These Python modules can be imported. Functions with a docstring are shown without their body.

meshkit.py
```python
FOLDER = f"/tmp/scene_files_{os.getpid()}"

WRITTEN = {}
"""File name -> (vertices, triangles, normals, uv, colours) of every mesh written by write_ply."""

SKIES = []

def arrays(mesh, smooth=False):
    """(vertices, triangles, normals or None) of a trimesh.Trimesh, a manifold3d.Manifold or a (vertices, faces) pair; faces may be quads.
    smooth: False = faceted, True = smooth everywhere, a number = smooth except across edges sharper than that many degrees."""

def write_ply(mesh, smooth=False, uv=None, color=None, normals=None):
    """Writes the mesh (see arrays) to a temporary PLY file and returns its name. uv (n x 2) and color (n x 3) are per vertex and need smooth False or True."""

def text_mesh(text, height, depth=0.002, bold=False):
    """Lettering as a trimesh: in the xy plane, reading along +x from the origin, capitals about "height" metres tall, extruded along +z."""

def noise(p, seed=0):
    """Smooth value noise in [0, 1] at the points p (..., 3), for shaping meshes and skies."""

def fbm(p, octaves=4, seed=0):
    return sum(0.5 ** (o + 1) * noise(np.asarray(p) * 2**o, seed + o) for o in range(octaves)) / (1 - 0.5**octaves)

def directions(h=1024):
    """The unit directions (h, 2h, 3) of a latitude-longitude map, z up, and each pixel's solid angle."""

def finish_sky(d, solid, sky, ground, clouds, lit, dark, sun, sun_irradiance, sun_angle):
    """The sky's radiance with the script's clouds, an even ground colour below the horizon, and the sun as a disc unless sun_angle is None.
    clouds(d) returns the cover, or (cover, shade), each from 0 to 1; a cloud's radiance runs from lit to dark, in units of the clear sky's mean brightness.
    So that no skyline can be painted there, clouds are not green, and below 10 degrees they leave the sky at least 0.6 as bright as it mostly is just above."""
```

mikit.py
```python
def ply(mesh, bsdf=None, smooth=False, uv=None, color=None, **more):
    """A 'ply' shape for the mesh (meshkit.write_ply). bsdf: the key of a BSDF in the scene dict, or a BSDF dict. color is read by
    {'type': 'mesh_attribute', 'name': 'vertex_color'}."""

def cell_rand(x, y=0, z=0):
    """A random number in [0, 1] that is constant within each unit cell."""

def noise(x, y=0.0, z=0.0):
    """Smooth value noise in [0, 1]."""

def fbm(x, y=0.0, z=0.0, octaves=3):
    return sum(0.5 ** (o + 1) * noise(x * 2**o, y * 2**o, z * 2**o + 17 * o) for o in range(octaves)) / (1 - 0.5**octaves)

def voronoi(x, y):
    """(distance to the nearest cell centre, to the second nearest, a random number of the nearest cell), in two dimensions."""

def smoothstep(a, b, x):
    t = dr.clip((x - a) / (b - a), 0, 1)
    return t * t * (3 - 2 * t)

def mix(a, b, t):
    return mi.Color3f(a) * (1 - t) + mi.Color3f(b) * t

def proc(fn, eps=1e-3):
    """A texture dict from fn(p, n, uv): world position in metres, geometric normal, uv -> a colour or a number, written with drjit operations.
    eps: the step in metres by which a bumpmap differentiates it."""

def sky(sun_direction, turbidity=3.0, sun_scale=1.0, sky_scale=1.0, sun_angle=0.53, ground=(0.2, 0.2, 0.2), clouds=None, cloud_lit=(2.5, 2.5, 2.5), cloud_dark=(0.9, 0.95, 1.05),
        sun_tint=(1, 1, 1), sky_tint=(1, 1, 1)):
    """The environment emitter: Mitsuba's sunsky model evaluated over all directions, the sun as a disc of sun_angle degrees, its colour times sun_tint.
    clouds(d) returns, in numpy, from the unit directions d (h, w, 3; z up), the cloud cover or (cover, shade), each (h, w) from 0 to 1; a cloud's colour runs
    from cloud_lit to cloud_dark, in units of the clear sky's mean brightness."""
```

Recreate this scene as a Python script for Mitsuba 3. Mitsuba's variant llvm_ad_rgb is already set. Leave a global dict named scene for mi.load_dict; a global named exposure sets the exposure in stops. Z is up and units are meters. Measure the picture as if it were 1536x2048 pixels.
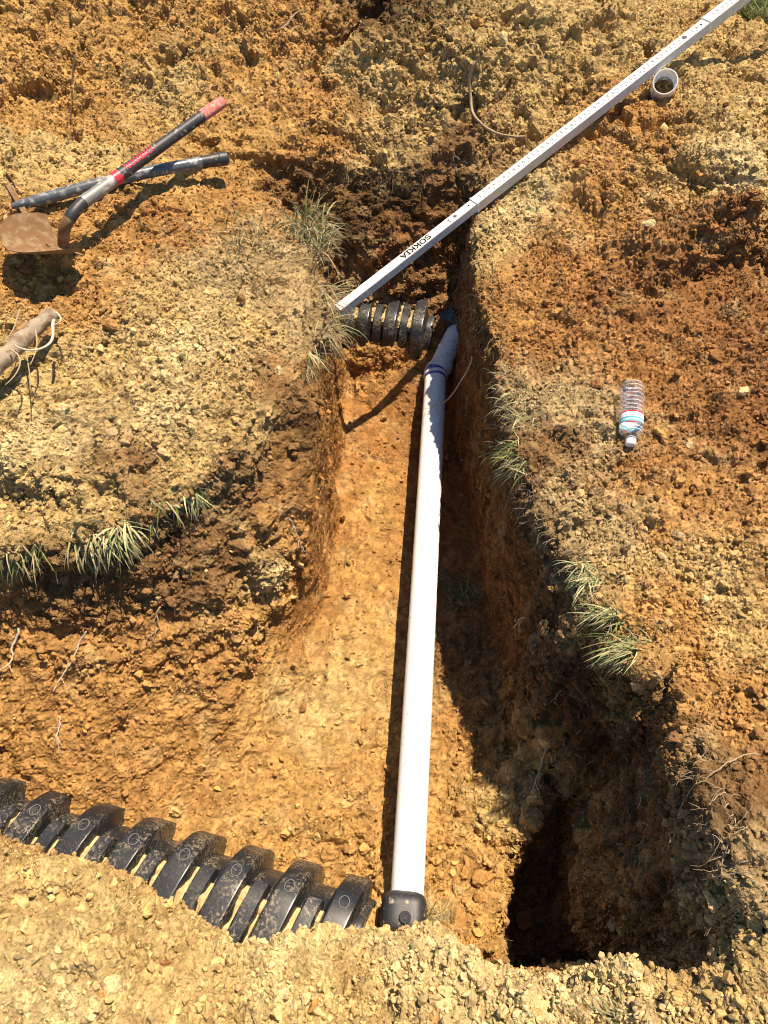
import math
from concurrent.futures import ThreadPoolExecutor
import numpy as np
import trimesh
import mitsuba as mi
import mikit
import meshkit
from scipy.interpolate import LinearNDInterpolator
from scipy.ndimage import gaussian_filter, map_coordinates
from scipy.spatial import cKDTree
from scipy.spatial.transform import Rotation

T = mi.ScalarTransform4f
scene, labels = {}, {}

# ------------------------------------------------------------------ camera, sky, exposure
CAM_Z, PITCH, FPX = 1.6, math.radians(55.0), 1494.0
FWD = np.array([0, math.cos(PITCH), -math.sin(PITCH)])
UP = np.array([0, math.sin(PITCH), math.cos(PITCH)])
EYE = np.array([0, 0, CAM_Z])
scene['camera'] = {'type': 'perspective', 'fov': math.degrees(2 * math.atan(768 / FPX)), 'fov_axis': 'x',
                   'near_clip': 0.02, 'far_clip': 2000.0,
                   'to_world': T().look_at(origin=EYE.tolist(), target=(EYE + FWD).tolist(), up=[0, 0, 1])}
SUN = (0.28, 0.27, 1.0)
scene['sky'] = mikit.sky(SUN, turbidity=3, sky_scale=.72, sky_tint=(1, 1, .97))
exposure = 2.65

# ------------------------------------------------------------------ surveying helpers: a sight line of the survey photo to a place in the plot
def ray(px, py):
    u, v = (np.asarray(px, float) - 768) / FPX, (1024 - np.asarray(py, float)) / FPX
    return np.stack([u, FWD[1] + UP[1] * v, FWD[2] + UP[2] * v], -1)

def P(px, py, z):
    d = ray(px, py)
    t = (np.asarray(z, float) - CAM_Z) / d[..., 2]
    return EYE + d * t[..., None]

def sub(line, step=0.02):
    line = np.asarray(line, float)
    out = [line[:1]]
    for a, b in zip(line[:-1], line[1:]):
        n = max(1, int(np.linalg.norm(b - a) / step))
        out.append(a + (b - a) * (np.arange(1, n + 1) / n)[:, None])
    return np.vstack(out)

def L(pts):
    a = np.array(pts, float)
    return P(a[:, 0], a[:, 1], a[:, 2])

# ------------------------------------------------------------------ numpy noise
def hash01(i, j, k, s):
    h = (i.astype(np.uint32) * np.uint32(374761393) + j.astype(np.uint32) * np.uint32(668265263)
         + k.astype(np.uint32) * np.uint32(2147483647) + np.uint32((s * 974634533 + 12345) & 0xFFFFFFFF))
    h = (h ^ (h >> np.uint32(13))) * np.uint32(1274126177)
    h = (h ^ (h >> np.uint32(15))) * np.uint32(2246822519)
    return ((h ^ (h >> np.uint32(16))) & np.uint32(0xFFFFFF)).astype(np.float32) / np.float32(16777215.0)

def vnoise(p, s=0):
    p = np.asarray(p, np.float32)
    i = np.floor(p)
    f = p - i
    f = f * f * (3 - 2 * f)
    i = i.astype(np.int64)
    r = 0
    for a in (0, 1):
        for b in (0, 1):
            for c in (0, 1):
                w = (f[:, 0] if a else 1 - f[:, 0]) * (f[:, 1] if b else 1 - f[:, 1]) * (f[:, 2] if c else 1 - f[:, 2])
                r = r + w * hash01(i[:, 0] + a, i[:, 1] + b, i[:, 2] + c, s)
    return r

def nfbm(p, octaves=3, s=0):
    p = np.asarray(p, np.float32)
    return sum(0.5 ** (o + 1) * vnoise(p * 2 ** o + 7.3 * o, s + o) for o in range(octaves)) / (1 - 0.5 ** octaves)

def clods(p, cell, s, lo=0.30, hi=0.62, dens=1.0):
    """Height of angular lumps set side by side: over the nearest cells, how far the point lies inside the cell's lump; and the lump's random number."""
    p = np.asarray(p, np.float32) / cell
    i = np.floor(p)
    sgn = np.where(p - i < 0.5, -1, 1).astype(np.int64)
    i = i.astype(np.int64)
    best, which = np.zeros(len(p), np.float32), np.zeros(len(p), np.float32)
    for a in (0, 1):
        for b in (0, 1):
            for c in (0, 1):
                q = i + sgn * np.array([a, b, c])
                h = [hash01(q[:, 0], q[:, 1], q[:, 2], s + 11 * m) for m in range(10)]
                v = p - q - np.stack([0.2 + 0.6 * h[0], 0.2 + 0.6 * h[1], 0.2 + 0.6 * h[2]], -1)
                r = (lo + (hi - lo) * h[3] ** 1.5) * (h[9] < dens)
                d = 0.55 * np.sqrt((v * v).sum(-1))
                for m in (4, 6):
                    th, z = h[m] * 6.2832, 2 * h[m + 1] - 1
                    w = np.sqrt(np.maximum(1 - z * z, 0))
                    d = np.maximum(d, np.abs(v[:, 0] * w * np.cos(th) + v[:, 1] * w * np.sin(th) + v[:, 2] * z) * 1.05)
                th = h[8] * 6.2832
                d = np.maximum(d, np.abs(v[:, 0] * np.sin(th) - v[:, 1] * np.cos(th) + v[:, 2] * 0.4))
                k = np.where(r > 0, np.clip(1 - d / np.maximum(r, 1e-3), 0, 1), 0) ** 0.42 * r
                up = k > best
                best, which = np.where(up, k, best), np.where(up, h[8], which)
    return best * cell, which

def pmap(fn, p, n=40000):
    """fn over the points in slices, on all processors."""
    out = list(POOL.map(fn, [p[k:k + n] for k in range(0, len(p), n)]))
    return tuple(np.concatenate(c) for c in zip(*out)) if isinstance(out[0], tuple) else np.concatenate(out)

POOL = ThreadPoolExecutor(4)

def sstep(a, b, x):
    t = np.clip((x - a) / (b - a), 0, 1)
    return t * t * (3 - 2 * t)

# ------------------------------------------------------------------ the dug ground: break lines of the survey (photo x, photo y, height)
lines = []
ridge = [(-160, 245, .25), (0, 262, .25), (100, 275, .24), (200, 292, .21), (300, 310, .19), (440, 343, .14), (540, 395, .08), (600, 430, .03), (655, 452, 0)]
R = L(ridge)
lines.append(R)
lines.append(np.vstack([[-2.4, 2.9, .24], R[0] * [1, 1, 1]]))
RB = R + [0, 0.09, 0]; RB[:, 2] = np.interp(R[:, 0], [-1.2, -.55, -.30, -.22], [.0, -.06, -.30, -.55]); RB[-1, 0] -= .02
lines.append(np.vstack([[-2.4, 3.05, .02], RB]))
RB2 = R + [0, 0.30, 0]; RB2[:, 2] = np.interp(R[:, 0], [-1.2, -.55, -.30, -.2], [.03, .0, -.22, -.46])
lines.append(np.vstack([[-2.4, 3.3, .05], RB2[:-1]]))
# back trench far rim and the heap beyond it
back = np.array([[-2.4, 3.48, .12], [-1.45, 3.16, .10], [-1.0, 3.05, .08], [-.6, 2.96, .06], [-.3, 2.86, .03], [0, 2.77, 0], [.2, 2.73, .0], [.36, 2.70, 0.02]])
lines.append(back)
lines.append(back + [0, .25, .10])
lines.append(back + [0, .75, .36])
lines.append(back + [0, 1.2, .45])
lines.append(L([(640, 600, -.45), (700, 596, -.42), (800, 592, -.42), (880, 592, -.42), (915, 600, -.42)]))
lines.append(L([(600, 500, -.28), (700, 490, -.22), (800, 480, -.2), (860, 470, -.2)]))
# left bank
bank = [(100, 480, .17), (300, 480, .14), (500, 480, .05), (230, 380, .2), (400, 400, .15), (60, 560, .14), (300, 580, .12), (520, 570, .03), (600, 560, .0), (100, 680, .12), (300, 690, .10), (480, 690, .03), (590, 640, -.01),
        (60, 800, .10), (240, 800, .09), (400, 800, .06), (520, 750, .0), (-100, 560, .2), (-100, 800, .1), (-100, 400, .25), (20, 400, .22),
        (0, 940, .075), (60, 955, .075), (150, 960, .075), (230, 940, .08), (290, 915, .06), (0, 992, .00), (60, 1005, .0), (150, 1008, .0), (240, 985, .0), (310, 940, .02), (350, 900, .02)]
lines += [P(*p)[None] for p in bank]
lines.append(L([(-200, 1100, 0), (0, 1085, 0), (120, 1078, 0), (250, 1050, 0), (330, 1000, 0), (400, 965, -.01), (470, 900, -.01), (520, 840, -.02), (570, 780, -.02), (610, 735, -.02), (642, 690, -.02)]))
lines.append(L([(-200, 1170, -.12), (0, 1150, -.11), (120, 1140, -.11), (250, 1115, -.11), (330, 1065, -.11), (410, 1020, -.11), (490, 960, -.11), (540, 900, -.11), (590, 840, -.09)]))
lines.append(L([(655, 452, 0), (650, 520, 0), (650, 600, 0), (645, 700, -.03), (637, 800, -.08), (632, 900, -.13), (628, 1000, -.22), (622, 1100, -.37), (612, 1180, -.53), (600, 1260, -.66)]))
LR = lines[-1]
yy = np.linspace(2.36, 1.05, 12)
zz = np.interp(yy, [1.9, 2.2, 2.36], [-.7, -.66, -.6])
lines.append(np.vstack([np.stack([np.interp(yy, LR[::-1, 1], LR[::-1, 0]) + .014, yy, zz], -1), L([(648, 1190, -.7), (622, 1270, -.7)])]))
lines.append(np.array([[-.205, 2.42, -.56]]))
slope = [(60, 1250, -.24), (200, 1250, -.25), (350, 1200, -.25), (480, 1130, -.25), (560, 1050, -.24), (590, 960, -.17), (60, 1400, -.37), (220, 1400, -.40), (360, 1350, -.41), (480, 1280, -.41), (560, 1190, -.42),
         (120, 1500, -.44), (280, 1500, -.49), (430, 1440, -.52), (520, 1340, -.55), (580, 1270, -.62), (400, 1560, -.59), (500, 1500, -.61), (590, 1400, -.66), (-120, 1300, -.3), (-120, 1450, -.4)]
lines += [P(*p)[None] for p in slope]
lines.append(L([(-200, 1515, -.46), (0, 1575, -.5), (100, 1600, -.53), (200, 1635, -.55), (400, 1690, -.6), (560, 1735, -.66), (650, 1750, -.69)]))
# trench floor
lines += [P(*p)[None] for p in [(700, 708, -.56), (760, 706, -.555), (820, 712, -.555), (862, 716, -.575), (760, 735, -.62), (700, 740, -.64), (690, 800, -.69), (800, 850, -.7), (720, 950, -.7), (860, 960, -.72), (740, 1100, -.69), (860, 1100, -.72),
          (700, 1250, -.69), (850, 1250, -.72), (620, 1340, -.68), (700, 1400, -.69), (860, 1400, -.72), (640, 1500, -.68), (760, 1550, -.7), (880, 1550, -.71), (680, 1640, -.69), (760, 1680, -.7), (880, 1650, -.69),
          (880, 1760, -.67), (930, 1820, -.66), (700, 1800, -.7)]]
# right wall: rim, foot, pit
rim = [(1010, 335, .04), (960, 395, .005), (938, 440, -.005), (948, 520, 0), (954, 560, 0), (973, 640, 0), (999, 740, 0), (1021, 850, 0), (1043, 950, -.01), (1080, 1050, .0), (1140, 1120, .02), (1185, 1220, .04), (1262, 1310, .035), (1350, 1385, .01),
       (1395, 1480, .08), (1425, 1600, .14), (1450, 1700, .17), (1500, 1790, .17), (1545, 1840, .15)]
lines.append(L(rim))
RR = lines[-1]
yy = np.linspace(2.42, 1.1, 14)
zz = np.interp(yy, [1.9, 2.2, 2.42], [-.72, -.68, -.58])
lines.append(np.stack([np.interp(yy, RR[::-1, 1], RR[::-1, 0]) - .012, yy, zz], -1))
lines.append(L([(995, 1300, -.71), (1010, 1400, -.71), (1025, 1480, -.71), (1035, 1550, -.70)]))
lines.append(np.array([[.30, 2.50, -.5], [.36, 2.56, -.42]]))
lines += [P(*p)[None] for p in [(1095, 1195, -.05), (1112, 1270, -.12), (1122, 1345, -.19), (1060, 1320, -.45), (1080, 1450, -.58), (1150, 1420, -.35), (1060, 1230, -.30)]]
lines.append(L([(1050, 1545, -.62), (1085, 1575, -.60), (1075, 1640, -.62), (1020, 1700, -.68), (990, 1760, -.69), (975, 1850, -.67), (985, 1915, -.60)]))
lines.append(L([(1075, 1550, -.64), (1110, 1575, -.70), (1060, 1690, -.90), (1040, 1720, -.94), (1015, 1780, -.94), (1005, 1850, -.94), (1010, 1900, -.94)]))
lines.append(L([(1118, 1640, -.94), (1128, 1690, -.94), (1120, 1760, -.94), (1125, 1830, -.94), (1130, 1900, -.94)]))
lines += [P(*p)[None] for p in [(1080, 1780, -.94), (1070, 1860, -.95), (1200, 1600, -.6), (1195, 1700, -.6), (1160, 1560, -.65), (1270, 1560, -.3), (1165, 1760, -.8)]]
# right bank
rb = [(1000, 480, .01), (1060, 560, .02), (1030, 700, .0), (1150, 700, .03), (1100, 860, .0), (1200, 900, .0), (1263, 770, .045), (1262, 900, -.02), (1180, 800, .03), (1350, 800, .03), (1480, 800, .04), (1250, 600, .04), (1400, 560, .04), (1520, 520, .04),
      (1180, 500, .05), (1350, 470, .06), (1500, 470, .04), (1400, 395, .23), (1250, 380, .14), (1520, 370, .28), (1150, 390, .08), (1120, 330, .09), (1300, 300, .16), (1500, 300, .24), (1050, 300, .06), (1200, 1000, .0), (1350, 1000, .01), (1480, 960, .02),
      (1200, 1120, -.01), (1350, 1150, 0), (1500, 1150, .01), (1400, 1290, -.02), (1520, 1300, .0), (1480, 1430, .07), (1550, 1500, .12), (1600, 1650, .18), (1600, 700, .1), (1620, 1000, .05), (1650, 400, .24),
      (1100, 230, .10), (1250, 200, .15), (1325, 185, .15), (1420, 180, .18), (1530, 180, .16), (1000, 200, .12), (1130, 100, .24), (1300, 80, .22), (1430, 80, .09), (1480, 70, .05), (950, 100, .30), (850, 70, .26), (1050, 20, .34), (1250, 20, .25), (1390, 20, .12),
      (740, 55, .29), (860, 52, .29), (790, 60, .285), (1440, 432, .07), (1520, 440, .08), (1518, 955, -.05), (1550, 930, -.09), (1488, 905, .045), (1485, 1005, .02), (1540, 870, .06)]
lines += [P(*p)[None] for p in rb]
# foreground heap under the photographer
FE = L([(0, 1700, -.05), (80, 1690, -.04), (150, 1735, -.05), (200, 1772, -.06), (270, 1825, -.08), (360, 1885, -.10), (500, 1912, -.12), (575, 1862, -.15), (640, 1858, -.18), (760, 1870, -.22), (860, 1866, -.22), (925, 1900, -.17), (975, 1950, -.10), (1080, 1982, -.07),
        (1200, 1955, -.04), (1262, 1925, -.02), (1330, 1962, .01), (1440, 1935, .06), (1500, 1900, .10)])
FE[:, 1] -= .012
FE = np.vstack([[-2.4, .62, -.05], [-1.2, .44, -.05], FE])
lines.append(FE)
FB = FE + [0, .055, 0]; FB[:, 2] = -.58
FB[(FE[:, 0] > .24)] += [0, .0, -.4]
FB[-1] = FE[-1] + [-.03, .05, -.3]
lines.append(FB[:-1])
lines.append(np.array([[-2.4, .9, -.55], [-1.4, .63, -.55], [-1.1, .54, -.55]]))
lines.append(np.array([[-2.4, -.9, 0], [2.6, -.9, 0], [2.6, 5.0, 0], [-2.4, 5.0, 0], [-2.4, -.9, 0]]))
lines += [np.array([[x, y, z]]) for x, y, z in [(-1, -.2, .02), (0, -.25, .03), (.5, -.2, .03), (1.2, .2, .12), (-1.6, .1, 0), (-.5, 0.02, -.02), (.3, -.02, -.03), (-1, .2, -.02), (-2, 1.3, .05), (-2, 2.0, .15), (-1.9, 2.6, .22), (1.9, 1.5, .1), (2.2, 3, .1), (1.3, .8, 0),
          (1.95, 4.1, .0), (1.7, 4.6, 0), (1.70, 3.86, .02), (1.86, 3.84, .02), (1.62, 4.2, .03), (.5, 4.4, .3), (-1, 4.6, .3), (1.3, 4.0, .12), (-.08, 3.46, .2), (.15, 3.5, .19), (.32, 3.6, .22)]]
# lawn corner: soil lies under the sod
lines += [np.array([[x, y, -.05]]) for x, y in [(1.88, 4.05), (1.95, 4.35), (2.3, 4.2), (2.1, 4.7), (2.45, 4.6), (1.9, 4.8)]]
ctrl = np.vstack([sub(l) for l in lines])
X0, Y0, X1, Y1, RES = -2.4, -.9, 2.6, 5.0, .006
gx, gy = np.arange(X0, X1 + RES / 2, RES), np.arange(Y0, Y1 + RES / 2, RES)
GX, GY = np.meshgrid(gx, gy)
_, keep = np.unique(np.round(ctrl[:, :2] / 1e-4), axis=0, return_index=True)
ctrl = ctrl[keep]
flat = np.stack([GX.ravel(), GY.ravel(), GX.ravel() * 0], -1)
# ragged rims: wander the lookup by up to 2 cm
wx = (pmap(lambda q: nfbm(q * 7 + 3, 3, 31), flat) - .5) * .05
wy = (pmap(lambda q: nfbm(q * 7 + 50, 3, 41), flat) - .5) * .05
inner = np.clip(np.minimum.reduce([GX.ravel() - X0, X1 - GX.ravel(), GY.ravel() - Y0, Y1 - GY.ravel()]) / .1, 0, 1)
H = LinearNDInterpolator(ctrl[:, :2], ctrl[:, 2])(np.clip(GX.ravel() + wx * inner, X0, X1), np.clip(GY.ravel() + wy * inner, Y0, Y1)).reshape(GX.shape)
H = np.nan_to_num(H)
H = gaussian_filter(H, 1.1)

def height(x, y, A=None):
    return map_coordinates(H if A is None else A, [(np.asarray(y) - Y0) / RES, (np.asarray(x) - X0) / RES], order=1, mode='nearest')

def S(px, py):
    """Where the sight line first meets the dug ground."""
    px, py = np.atleast_1d(np.asarray(px, float)), np.atleast_1d(np.asarray(py, float))
    d = ray(px, py)
    d = d / np.linalg.norm(d, axis=1, keepdims=True)
    t = np.full(len(px), .9)
    hit = np.zeros(len(px), bool)
    for _ in range(900):
        q = EYE + d * t[:, None]
        hit |= q[:, 2] < height(q[:, 0], q[:, 1])
        if hit.all():
            break
        t = np.where(hit, t, t + .006)
    return EYE + d * t[:, None]

def S1(px, py):
    return S(px, py)[0]

# ------------------------------------------------------------------ soil kinds: colour (as seen dry in the sun, sRGB) and looseness, set out over the plot
KIND = {'pale': (230, 198, 134), 'tan': (216, 176, 104), 'ochre': (206, 146, 66), 'orange': (194, 130, 56), 'rust': (168, 110, 54), 'brown': (152, 108, 62), 'dark': (98, 68, 42), 'grey': (198, 165, 114), 'gold': (214, 158, 74)}
def lin(c):
    c = np.asarray(c, float) / 255
    return np.where(c <= .04045, c / 12.92, ((c + .055) / 1.055) ** 2.4)
soil_spots = """
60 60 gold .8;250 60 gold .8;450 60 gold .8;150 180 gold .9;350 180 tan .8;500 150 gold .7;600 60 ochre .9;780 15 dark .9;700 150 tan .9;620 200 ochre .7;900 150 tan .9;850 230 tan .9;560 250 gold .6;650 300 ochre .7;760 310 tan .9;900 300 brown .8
1050 80 tan .9;1050 200 tan .9;1200 80 tan .9;1400 120 tan 1;1450 220 tan 1;1250 230 ochre 1;60 200 gold .8;420 260 gold .5
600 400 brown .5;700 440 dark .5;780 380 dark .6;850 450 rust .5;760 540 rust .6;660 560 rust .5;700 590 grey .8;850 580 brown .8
60 320 tan .8;250 330 tan .7;350 380 gold .5;480 400 ochre .5;220 460 ochre .7;60 540 ochre .9;330 440 orange .6;450 560 grey .9;560 510 grey .9;600 620 grey .9;300 600 tan .9;150 600 ochre .9;380 690 pale 1;500 650 tan .9;250 720 tan 1;80 760 tan 1;330 800 pale 1;450 780 tan 1
100 870 pale 1;230 900 brown .8;560 760 brown .6;600 880 dark .6;500 850 tan .7;150 1010 tan .7;60 1030 tan .8;400 930 tan .8;640 640 grey .8
480 970 brown .7;600 1000 ochre .6;350 1150 brown .6;400 1080 brown .7;150 1180 brown .8;530 1130 pale .9;560 1060 ochre .6;100 1300 ochre .65;300 1300 ochre .6;500 1230 gold .8;450 1330 ochre .6;200 1450 ochre .55;400 1450 ochre .45;520 1450 gold .5;100 1500 ochre .5;300 1540 ochre .5;580 1550 gold .5
750 800 orange .25;720 900 orange .3;740 1000 gold .35;700 1120 gold .4;720 1250 gold .35;680 1320 tan .3;600 1420 tan .3;650 1400 tan .25;720 1500 gold .4;700 1650 gold .6;640 1700 gold .9;750 720 ochre .7
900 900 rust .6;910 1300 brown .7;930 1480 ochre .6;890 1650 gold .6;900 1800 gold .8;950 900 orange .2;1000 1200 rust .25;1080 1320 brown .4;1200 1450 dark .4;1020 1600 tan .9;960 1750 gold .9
1000 490 tan .8;1060 420 pale .8;1100 520 orange .8;1200 600 rust .85;1350 550 rust .85;1500 650 rust .9;1200 400 ochre .9;1380 340 tan .8;1500 300 pale .5;1450 450 rust .8;1100 700 orange .8;1000 640 ochre .7;1300 750 orange .9;1450 850 rust .9;1130 800 grey .9;1040 800 grey .8
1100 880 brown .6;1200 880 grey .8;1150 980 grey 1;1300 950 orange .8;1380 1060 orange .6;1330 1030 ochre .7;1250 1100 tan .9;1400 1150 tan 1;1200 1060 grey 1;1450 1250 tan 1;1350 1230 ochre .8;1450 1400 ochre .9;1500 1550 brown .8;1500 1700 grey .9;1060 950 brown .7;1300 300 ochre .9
100 1800 tan .6;250 1920 tan .7;100 1980 pale .7;400 1990 tan .8;600 1900 pale 1;800 1950 pale 1;700 1990 tan 1;1000 2010 pale 1;1200 2000 pale 1;1280 1970 pale 1;1450 1990 tan 1
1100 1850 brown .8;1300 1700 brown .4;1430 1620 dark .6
"""
spots = [s.split() for s in soil_spots.replace('\n', ';').split(';') if s.strip()]
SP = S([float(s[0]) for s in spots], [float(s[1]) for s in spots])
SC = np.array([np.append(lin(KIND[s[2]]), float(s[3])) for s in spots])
# clean-cut clay on the two trench walls
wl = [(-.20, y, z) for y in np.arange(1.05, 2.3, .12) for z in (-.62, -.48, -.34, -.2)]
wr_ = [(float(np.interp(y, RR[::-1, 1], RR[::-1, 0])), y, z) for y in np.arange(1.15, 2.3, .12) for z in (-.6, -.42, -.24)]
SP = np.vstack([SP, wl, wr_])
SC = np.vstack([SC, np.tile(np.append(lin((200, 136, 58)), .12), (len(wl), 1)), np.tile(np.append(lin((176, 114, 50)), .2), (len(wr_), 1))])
HS = gaussian_filter(H, 5)
slope_map = np.hypot(*np.gradient(HS, RES))

def tone(c):
    c = np.atleast_2d(c)
    return (c * .79 + .21 * (c @ [.3, .5, .2])[:, None] * [1.04, 1, .94]) * [1.0, 1.02, .915] * SOIL_K

SOIL_TREE = cKDTree(SP)

def soil(p):
    """(base colour, looseness) of the soil at these places."""
    p = np.asarray(p, float)
    q = p + (np.stack([nfbm(p * 9 + 5 * k, 3, 61 + k) for k in range(3)], -1) - .5) * .22
    d, i = SOIL_TREE.query(q, k=8)
    w = 1 / (d ** 2 + .0012) ** 1.6
    w /= w.sum(1, keepdims=True)
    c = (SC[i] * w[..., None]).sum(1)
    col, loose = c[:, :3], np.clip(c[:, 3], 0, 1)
    # topsoil under the old surface: a darker brown band on steep cut faces
    st = sstep(.8, 1.8, height(p[:, 0], p[:, 1], slope_map))
    band = st * sstep(-.30, -.20, p[:, 2] + .12 * (nfbm(p * 6, 2, 71) - .5)) * sstep(.06, -.01, p[:, 2]) * (p[:, 1] > .35)
    col = col * (1 - .30 * band[:, None]) + .30 * band[:, None] * lin(KIND['dark'])
    # mottling: iron-rich, pale dry and brown flecks
    m = nfbm(p * 24, 3, 81)
    col = col * (1 + (m - .5)[:, None] * np.array([.42, .50, .62]))
    fl = sstep(.60, .72, nfbm(p * 14 + 9, 3, 91))
    col = col * (1 - .25 * fl[:, None]) + .25 * fl[:, None] * lin(KIND['pale'])
    fl = sstep(.62, .74, nfbm(p * 11 + 31, 3, 95))
    col = col * (1 - .22 * fl[:, None]) + .22 * fl[:, None] * lin(KIND['rust'])
    return tone(col), loose

SOIL_K = 0.68

# ------------------------------------------------------------------ the ground mesh, refined towards the photographer
def in_view(p, grow=1.12):
    q = np.asarray(p) - EYE
    z = np.maximum(q @ FWD, 1e-3)
    return (np.abs(q[:, 0] / z) < grow * 768 / FPX) & (np.abs(q @ UP / z) < grow * 1024 / FPX) & (q @ FWD > .05)

EDGE = 0.0030
# what the banks hide from the photographer needs less detail
_u, _v = np.meshgrid(np.arange(-80, 1640, 12.0), np.arange(-120, 2190, 12.0))
_q = S(_u.ravel(), _v.ravel())
DEPTH = np.linalg.norm(_q - EYE, axis=1).reshape(_u.shape)
from scipy.ndimage import maximum_filter
DEPTH = maximum_filter(DEPTH, 5)
def hidden(p):
    q = p - EYE
    z = np.maximum(q @ FWD, 1e-3)
    px, py = 768 + FPX * q[:, 0] / z, 1024 - FPX * (q @ UP) / z
    return np.linalg.norm(q, axis=1) > map_coordinates(DEPTH, [(py + 120) / 12, (px + 80) / 12], order=1, mode='nearest') + .05

def wanted(p):
    d = np.linalg.norm(p - EYE, axis=1)
    return np.where(in_view(p), EDGE * d * np.where(hidden(p), 2.4, 1), .03)

def refine(v, f, rounds):
    for _ in range(rounds):
        e = np.sort(np.vstack([f[:, [0, 1]], f[:, [1, 2]], f[:, [2, 0]]]), axis=1)
        key = e[:, 0].astype(np.int64) * len(v) + e[:, 1]
        uniq, first, inv = np.unique(key, return_index=True, return_inverse=True)
        ue = e[first]
        a, b = v[ue[:, 0]], v[ue[:, 1]]
        long = np.linalg.norm(a - b, axis=1) > 1.5 * wanted((a + b) / 2)
        if not long.any():
            break
        new = np.full(len(uniq), -1)
        new[long] = len(v) + np.arange(long.sum())
        mid = ((a + b) / 2)[long]
        mid[:, 2] = height(mid[:, 0], mid[:, 1])
        v = np.vstack([v, mid])
        m = new[inv].reshape(3, -1).T  # midpoints of the edges 01, 12, 20
        n = (m >= 0).sum(1)
        out = [f[n == 0]]
        for k in range(3):  # turn so that the pattern starts at corner k
            g, h = np.roll(f, -k, 1), np.roll(m, -k, 1)
            s = (n == 1) & (h[:, 0] >= 0)
            out += [np.stack([g[s, 0], h[s, 0], g[s, 2]], 1), np.stack([h[s, 0], g[s, 1], g[s, 2]], 1)]
            s = (n == 2) & (h[:, 2] < 0)
            out += [np.stack([h[s, 0], g[s, 1], h[s, 1]], 1), np.stack([g[s, 0], h[s, 0], h[s, 1]], 1), np.stack([g[s, 0], h[s, 1], g[s, 2]], 1)]
        s = n == 3
        out += [np.stack([f[s, 0], m[s, 0], m[s, 2]], 1), np.stack([m[s, 0], f[s, 1], m[s, 1]], 1), np.stack([m[s, 2], m[s, 1], f[s, 2]], 1), np.stack([m[s, 0], m[s, 1], m[s, 2]], 1)]
        f = np.vstack(out)
    return v, f

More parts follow.
